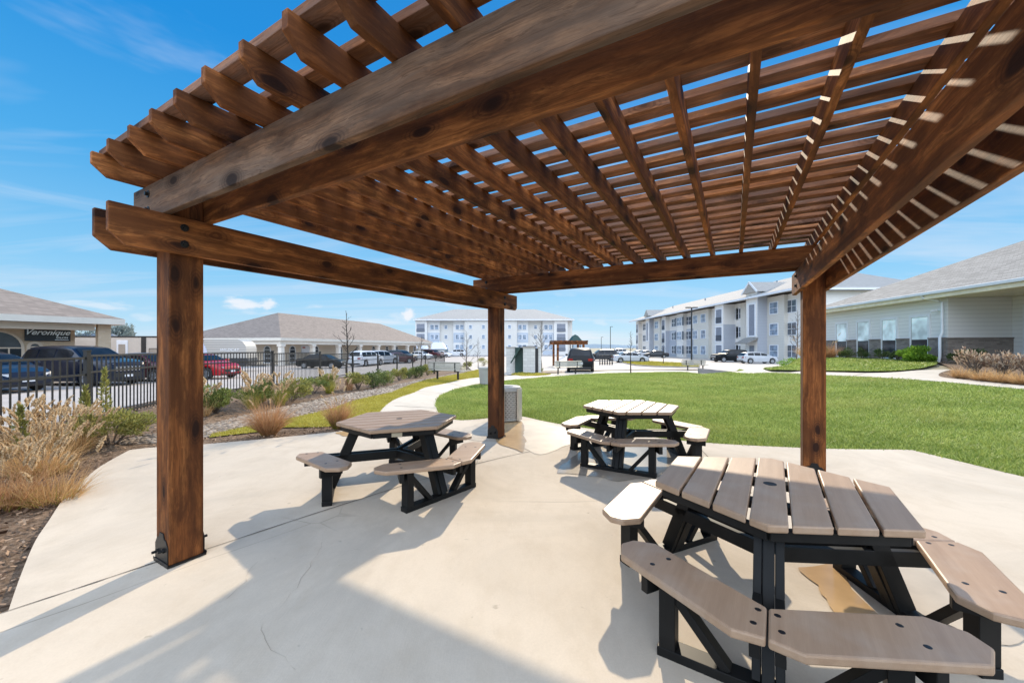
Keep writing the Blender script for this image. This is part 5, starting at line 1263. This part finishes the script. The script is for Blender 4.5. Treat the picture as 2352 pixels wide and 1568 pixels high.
# planting in front of the clubhouse
def locc(x, y): p = cl.matrix_world @ Vector((x, y, 0)); a = ch; return Vector((hx + x * math.cos(a) - y * math.sin(a), hy + x * math.sin(a) + y * math.cos(a)))
for x, y, m, r, lab in [(6.6, .9, 'leaf_olive', .5, 'tall tan green shrub at the far end of the clubhouse wall'), (5.0, .7, 'leaf_dark', .42, 'dark low shrub below the second clubhouse window'), (3.9, .6, 'leaf_dark', .38, 'dark low shrub between the second and third clubhouse windows'), (2.6, .6, 'leaf_dark', .36, 'dark low shrub under the widest clubhouse window'), (1.7, .55, 'leaf_dark', .34, 'smallest dark shrub by the clubhouse brick base')]:
    p = locc(x, y); shrub('foundation_shrub', p, lab, r, r * 1.5, 800, .08, m, group='shrubs along the clubhouse')
for x, y, mm, lab in [(7.6, 1.2, 'blade_tan', 'feathery tan grass at the far clubhouse corner'), (5.9, 1.1, 'blade_red', 'pinkish feathery grass before the first clubhouse window')]:
    p = locc(x, y); tuft('feather_grass', p, lab, n=700, h=.95, lean=.7, w=.014, mat=mm, r0=.3, plumes=16, pl=.2, pr=.04)
p = locc(.2, .8); shrub('juniper', p, 'bright green spreading juniper at the foot of the downspout', .85, .75, 3800, .10, 'leaf_bright', upright=.5, lump=7)
p = locc(-1.2, .4); shrub('juniper', p, 'dark green shrub against the brick right of the downspout', .6, .6, 1500, .09, 'leaf_dark')
M['dry_leaf'] = leafy('dry_leaf', (.20, .11, .07), (.80, .64, .46), .3)
for (x, y), lab, r in [((2238, 862), 'dry brown leafy shrub, left one in the bed by the clubhouse door', .5), ((2306, 864), 'dry tan leafy shrub in the middle of the bed by the clubhouse door', .5), ((2362, 866), 'tall dry shrub cut by the right edge', .5)]:
    g = G(x, y); shrub('dry_shrub', g, lab, r * .85, .85, 480, .10, 'dry_leaf', upright=.9, stems=50)
for (x, y), lab in [((2208, 868), 'tan mounded grass at the bed tip, leftmost of four'), ((2258, 874), 'small tan mounded grass, second of four from the bed tip'), ((2296, 878), 'tan mounded grass, third of four from the bed tip'), ((2345, 882), 'widest tan mounded grass by the right edge')]:
    g = G(x, y); tuft('mounded_grass', g, lab, n=420, h=.40, lean=1.0, w=.014, mat='blade_tan', r0=.12, droop=.6, group='tan mounded grasses in the right bed')

# ================================================================== smaller things beyond the lawn
M['perf'] = simple('perforated_beige_metal', (.34, .33, .29), .55, .1, var=.05)
def perf_mat():
    a = NT('perforated_sheet'); v = a.n('TexVoronoi', {'feature': 'F1'}, Scale=26.0, Randomness=0.0); a.set(v.inputs['Vector'], a.obj())
    hole = a.ramp(v.outputs['Distance'], [(.40, (1, 1, 1)), (.46, (0, 0, 0))])
    a.P(Base_Color=(.40, .385, .34, 1), Roughness=.5); tr = a.n('BsdfTransparent'); mx = a.n('MixShader', Fac=a.math('MULTIPLY', hole, .95)); a.set(mx.inputs[1], a.b.outputs[0]); a.set(mx.inputs[2], tr.outputs[0]); a.set(a.out.inputs[0], mx.outputs[0]); return a.m
M['perf_sheet'] = perf_mat()
def bench(label, loc, rz):
    z = float(T(loc[0], loc[1])); root = empty('park_bench', (loc[0], loc[1], z), rz, label, 'bench', 'perforated metal benches around the lawn')
    W = 1.9
    s = MB(); s.box(-W / 2, -.21, .43, W / 2, .21, .445); s.build('seat', M['perf'], root, bevel=.006)
    rim = MB(); rim.tube([(-W / 2, -.22, .44), (W / 2, -.22, .44), (W / 2 + .02, .22, .44), (-W / 2 - .02, .22, .44), (-W / 2, -.22, .44)], .018, 6); rim.build('seat_rim', M['perf'], root)
    b = MB(); b.box(-W / 2 + .05, .235, .52, W / 2 - .05, .245, .8); b.build('backrest', M['perf_sheet'], root)
    fr = MB(); fr.tube([(-W / 2, .24, .55), (-W / 2, .25, .78), (-W / 2 + .05, .252, .82), (W / 2 - .05, .252, .82), (W / 2, .25, .78), (W / 2, .24, .55), (W / 2 - .05, .24, .51), (-W / 2 + .05, .24, .51), (-W / 2, .24, .55)], .02, 6); fr.build('back_frame', M['perf'], root)
    for x in (-.6, .6):
        l = MB(); l.box(x - .035, -.035, -.02, x + .035, .035, .425); l.box(x - .045, -.22, .385, x + .045, .25, .428); l.box(x - .028, .205, .40, x + .028, .25, .8)
        l.build('leg', M['black_metal'], root, bevel=.004)
    return root
bench('perforated bench on the left beside the verge and the row of shrubs', G(1028, 872).xy, R(150))
bench('perforated bench in the centre standing before the black rear facing car', G(1302, 859).xy, R(196))
b3 = bench('perforated bench on the right seen side on near the low wall', G(1597, 851).xy, R(2))
# waste bins
def mesh_mat():
    a = NT('expanded_mesh'); o = a.obj(); sp = a.n('SeparateXYZ'); a.set(sp.inputs[0], o)
    ang = a.math('MULTIPLY', a.math('ARCTAN2', sp.outputs['Y'], sp.outputs['X']), 9.5); z = a.math('MULTIPLY', sp.outputs['Z'], 13.0)
    d1 = a.math('ABSOLUTE', a.math('SUBTRACT', a.math('FRACT', a.math('ADD', ang, z)), .5)); d2 = a.math('ABSOLUTE', a.math('SUBTRACT', a.math('FRACT', a.math('SUBTRACT', ang, z)), .5))
    m_ = a.math('GREATER_THAN', a.math('MAXIMUM', d1, d2), .36)
    a.P(Base_Color=a.mix(m_, (.02, .018, .016), (.62, .57, .5)), Roughness=.5); return a.m
M['mesh'] = mesh_mat()
g = at(1163, 8.0); bn = empty('trash_receptacle', (g.x, g.y, 0.02), R(20), 'round beige trash receptacle with diamond mesh sides behind the middle post', 'trash can')
mb = MB(); mb.lathe([(0, .06), (.265, .06), (.27, .60), (.25, .60), (0, .58)], 32); mb.build('mesh_body', M['mesh'], bn, smooth=40)
mb = MB(); mb.lathe([(.13, .66), (.14, .69), (.265, .70), (.288, .685), (.292, .665), (.292, .61), (.28, .598), (.25, .60), (.15, .63)], 32, None, True); mb.build('rim', simple('pale_rim', (.36, .355, .34), .6), bn, smooth=25)
mb = MB(); mb.lathe([(0, .02), (.27, .02), (.28, .05), (.27, .062), (0, .062)], 32); mb.build('base', M['perf'], bn)
fr = MB()
for k in range(4): a_ = R(45 + 90 * k); fr.box(-.09, .27, .03, .09, .305, .66, Matrix.Rotation(a_, 4, 'Z'))
fr.build('side_slats', simple('tan_slat', (.55, .47, .36), .6), bn)
g = at(1116, 15.8); bn = empty('trash_receptacle', (g.x, g.y, float(T(g.x, g.y))), 0, 'plain tapered gray waste bin by the path beyond the middle post', 'trash can')
mb = MB(); mb.lathe([(0, .05), (.24, .05), (.29, .62), (.30, .62), (.30, .66), (.31, .68), (.29, .71), (.2, .70), (.18, .66), (0, .66)], 28); mb.build('body', simple('gray_plastic', (.34, .33, .31), .6), bn, smooth=40)
mb = MB()
for k in range(3): a_ = k * 2.1; mb.box(.12 * math.cos(a_) - .04, .12 * math.sin(a_) - .04, 0, .12 * math.cos(a_) + .04, .12 * math.sin(a_) + .04, .05)
mb.build('feet', M['black_metal'], bn)
# dumpster enclosure
M['cmu'] = brick('white_block', (.58, .57, .54), (.66, .65, .62), (.42, .41, .40), bw=.4, rh=.2)
M['green'] = simple('dark_green_gate', (.018, .05, .042), .5)
DY = 26.5; eb = at(1202, DY); en = empty('dumpster_enclosure', (eb.x, eb.y, eb.z), R(-6), 'white block dumpster enclosure with dark green gates beyond the path', 'enclosure')
ex = lambda z: ((931 + .1875 * z) - 1202) * DY / F_
for (a, b, y0, y1, nm) in ((1225, 1338, .5, .75, 'block_wall'), (1444, 1590, -.1, .15, 'block_wall'), (1628, 1662, 0, 2.4, 'block_wall')):
    mb = MB(); mb.box(ex(a), y0, -.1, ex(b), y1, 1.68); w = mb.build(nm, M['cmu'], en); m2 = MB(); m2.box(ex(a) - .03, y0 - .03, 1.68, ex(b) + .03, y1 + .03, 1.76); m2.build('cap', M['kerb'], w)
mb = MB(); mb.box(ex(1340), .2, .0, ex(1444), .26, 1.72); mb.build('gate', M['green'], en)
mb = MB(); mb.prism([(ex(1290), .70), (ex(1298), .66), (ex(1412), 1.66), (ex(1400), 1.76)], -.35, .2, 'y'); mb.build('open_lid', M['green'], en)
mb = MB(); mb.box(ex(1590), -.05, .0, ex(1626), .5, 1.66); mb.build('gate', M['trim'], en)
mb = MB(); mb.box(ex(1395), -.12, 1.765, ex(1612), .6, 1.81); mb.build('top_bar', M['trim'], en)
# rocks bed at its foot
rk = px([(1196, 858), (1225, 853), (1260, 852), (1290, 853), (1292, 856), (1250, 857.5)]); overlay('rock_bed', rk, .03, M['gravel'], .4)
shrub('small_shrub', G(1241, 855), 'tiny green shrub at the foot of the bare tree by the enclosure', .28, .35, 400, .06, 'leaf')
bare_tree('bare_tree', G(1243, 853.5), 'bare spreading tree against the far apartments by the dumpster enclosure', 3.6, .34, .07, 'bark', 5, seed=21, first=.38)
bare_tree('bare_tree', G(1449, 857), 'young bare tree with tied leader at the lawn edge', 2.75, .22, .045, 'bark_dark', 3, seed=31, first=.55)
bare_tree('bare_tree', G(1523, 837), 'thin young bare tree on the kerbed island', 3.4, .2, .05, 'bark_dark', 3, seed=33, first=.35)
tb = at(1831, 33); bare_tree('bare_tree', (tb.x, tb.y), 'bushy leafless pale tree beside the right pergola post', 5.0, .28, .07, 'bark', 5, seed=41, first=.3)
tb = at(1826, 40); shrub('yellow_shrub', (tb.x - .3, tb.y), 'low yellow-green shrub left of the right pergola post', 1.5, .9, 1500, .13, 'leaf_bright')
# distant small pergola
pg = at(1305, 42); sp_ = empty('garden_pergola', (pg.x, pg.y, pg.z), R(4), 'small dark brown pergola far off beyond the black car', 'pergola')
for x in (-1.35, 1.35):
    for y in (-1.1, 1.1): mb = MB(); mb.box(x - .1, y - .1, 0, x + .1, y + .1, 2.3); mb.build('post', M['wood'], sp_)
for y in (-1.1, 1.1): mb = MB(); mb.box(-1.8, y - .05, 2.302, 1.8, y + .05, 2.56); mb.build('beam', M['wood'], sp_)
for k in range(7): x = -1.65 + .55 * k; mb = MB(); mb.box(x - .05, -1.6, 2.562, x + .05, 1.6, 2.72); mb.build('rafter', M['wood'], sp_)
# playground tower
pp = at(1321, 52); pl = empty('playground_tower', (pp.x, pp.y, pp.z), R(10), 'playground tower with dark green pyramid roof behind the small pergola', 'playground')
for x in (-.5, .5):
    for y in (-.5, .5): mb = MB(); mb.tube([(x, y, 0), (x, y, 2.95)], .06, 8); mb.build('post', M['trim'], pl)
mb = MB(); mb.add([(-.72, -.72, 2.9), (.72, -.72, 2.9), (.72, .72, 2.9), (-.72, .72, 2.9), (-.3, -.3, 3.55), (.3, -.3, 3.55), (.3, .3, 3.55), (-.3, .3, 3.55), (0, 0, 3.75)], [(0, 1, 5, 4), (1, 2, 6, 5), (2, 3, 7, 6), (3, 0, 4, 7), (4, 5, 8), (5, 6, 8), (6, 7, 8), (7, 4, 8), (3, 2, 1, 0)]); mb.build('roof', M['green'], pl)
mb = MB(); mb.box(-.6, -.6, 1.2, .6, .6, 1.3); mb.build('deck', M['trim'], pl)
mb = MB(); mb.prism([(-.6, 1.3), (-.6, 1.2), (-2.6, .2), (-3.0, .2), (-3.0, .3), (-2.6, .32)], -.25, .25, 'y'); mb.build('slide', simple('pale_gray_slide', (.5, .53, .57), .4), pl)
mb = MB(); [mb.tube([(.6, y, 0), (.6, y, 2.2)], .03, 6) for y in (-.4, .4)]; [mb.tube([(.6, -.4, .3 * k), (.6, .4, .3 * k)], .025, 6) for k in range(1, 5)]; mb.build('ladder', M['trim'], pl)
# black gate in the court
gg = at(1392, 46); gt = empty('court_gate', (gg.x, gg.y, gg.z), R(8), 'short black barred enclosure left of the white sedan', 'gate')
for i in range(6): mb = MB(); x = -.75 + i * .3; mb.box(x - .05, -.05, 0, x + .05, .05, 1.15); mb.build('bar', M['trim'], gt)
mb = MB(); mb.box(-.85, -.045, 1.0, .85, .045, 1.1); mb.box(-.85, -.045, .12, .85, .045, .2); mb.build('rails', M['trim'], gt)
# lamp posts
def lamp_post(px_, Y, top, label, double=True, group=None):
    p = at(px_, Y); hgt = EYE + (CY - top) / F_ * Y - p.z; root = empty('lamp_post', (p.x, p.y, p.z), 0, label, 'street lamp', group)
    mb = MB(); mb.lathe([(0, 0), (.22, 0), (.22, .45), (0, .45)], 16); mb.build('base', M['kerb'], root)
    mb = MB(); mb.tube([(0, 0, .4), (0, 0, hgt)], [.085, .07], 10); mb.build('pole', M['trim'], root)
    for s in ((-1, 1) if double else (1,)): mb = MB(); mb.box(min(s * .1, s * .6), -.16, hgt - .06, max(s * .1, s * .6), .16, hgt + .04); mb.build('lamp_head', M['trim'], root)
lamp_post(1588.5, 42, 706, 'tall black lamp post rising from the kerbed island')
lamp_post(1402, 100, 750, 'thin distant lamp post against the sky, left of the apartments', False)
lamp_post(1381, 125, 774, 'faint small lamp post farther off between the pergola and apartments', False)
# low wall
lw = at(1690, 25.5); w0 = at(1604, 26); wl = MB(); d = Vector((lw.x - w0.x, lw.y - w0.y)); n_ = Vector((-d.y, d.x)).normalized() * .15
za = float(T(w0.x, w0.y)); zb_ = float(T(lw.x, lw.y))
wl.add([(w0.x, w0.y, za - .1), (lw.x, lw.y, zb_ - .1), (lw.x + n_.x, lw.y + n_.y, zb_ - .1), (w0.x + n_.x, w0.y + n_.y, za - .1), (w0.x, w0.y, za + .34), (lw.x, lw.y, zb_ + .12), (lw.x + n_.x, lw.y + n_.y, zb_ + .12), (w0.x + n_.x, w0.y + n_.y, za + .34)], [(0, 3, 2, 1), (4, 5, 6, 7), (0, 1, 5, 4), (1, 2, 6, 5), (2, 3, 7, 6), (3, 0, 4, 7)])
tag(wl.build('low_wall', simple('gray_cast_wall', (.2, .19, .185), .8, var=.15)), 'low gray retaining wall sinking into the grass by the right bench', 'wall')
# distant evergreens behind the salon and hazy tree line
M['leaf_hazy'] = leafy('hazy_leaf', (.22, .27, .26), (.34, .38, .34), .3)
def tree(loc, label, h, r, m='leaf_hazy', n=1800, cz=.6, group='hazy evergreens behind the salon'):
    z = float(T(loc[0], loc[1])); root = empty('evergreen_tree', (loc[0], loc[1], z), 0, label, 'tree', group)
    mb = MB(); mb.tube([(0, 0, -.2), (.1, 0, h * .4), (0, .1, h * .85)], [r * .09, r * .06, .04], 7); mb.build('trunk', M['bark'], root)
    V, Q, p = leaf_cloud(n, r, r, h * (1 - cz) * 1.25, r * .17, h * cz, 14, .3); np_mesh('crown', V, Q, M[m], root)
    br = MB(); [br.tube([(0, 0, h * .35), tuple(q * .5 + np.array([0, 0, h * .2])), tuple(q)], [r * .04, r * .025, .02], 4, False) for q in p[::n // 16]]; br.build('limbs', M['bark'], root)
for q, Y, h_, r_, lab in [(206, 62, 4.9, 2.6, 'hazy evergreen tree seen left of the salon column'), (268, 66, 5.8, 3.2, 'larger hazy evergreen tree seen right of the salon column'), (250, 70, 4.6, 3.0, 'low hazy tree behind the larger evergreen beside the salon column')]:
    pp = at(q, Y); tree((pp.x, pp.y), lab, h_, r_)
hb = at(192, 60); hs = empty('house', (hb.x, hb.y, -.7), R(20), 'distant house with dark gray roof seen through the salon porch', 'house')
mb = MB(); mb.box(-4, 0, 0, 4, 6, 2.6); mb.build('wall', M['stucco_cream'], hs)
mb = MB(); mb.add([(-4.5, -.5, 2.5), (4.5, -.5, 2.5), (4.5, 6.5, 2.5), (-4.5, 6.5, 2.5), (-2, 3, 4.4), (2, 3, 4.4)], [(0, 1, 5, 4), (1, 2, 5), (2, 3, 4, 5), (3, 0, 4), (3, 2, 1, 0)]); mb.build('roof', simple('slate_roof', (.16, .19, .23), .9), hs)
# far horizon: low hazy land
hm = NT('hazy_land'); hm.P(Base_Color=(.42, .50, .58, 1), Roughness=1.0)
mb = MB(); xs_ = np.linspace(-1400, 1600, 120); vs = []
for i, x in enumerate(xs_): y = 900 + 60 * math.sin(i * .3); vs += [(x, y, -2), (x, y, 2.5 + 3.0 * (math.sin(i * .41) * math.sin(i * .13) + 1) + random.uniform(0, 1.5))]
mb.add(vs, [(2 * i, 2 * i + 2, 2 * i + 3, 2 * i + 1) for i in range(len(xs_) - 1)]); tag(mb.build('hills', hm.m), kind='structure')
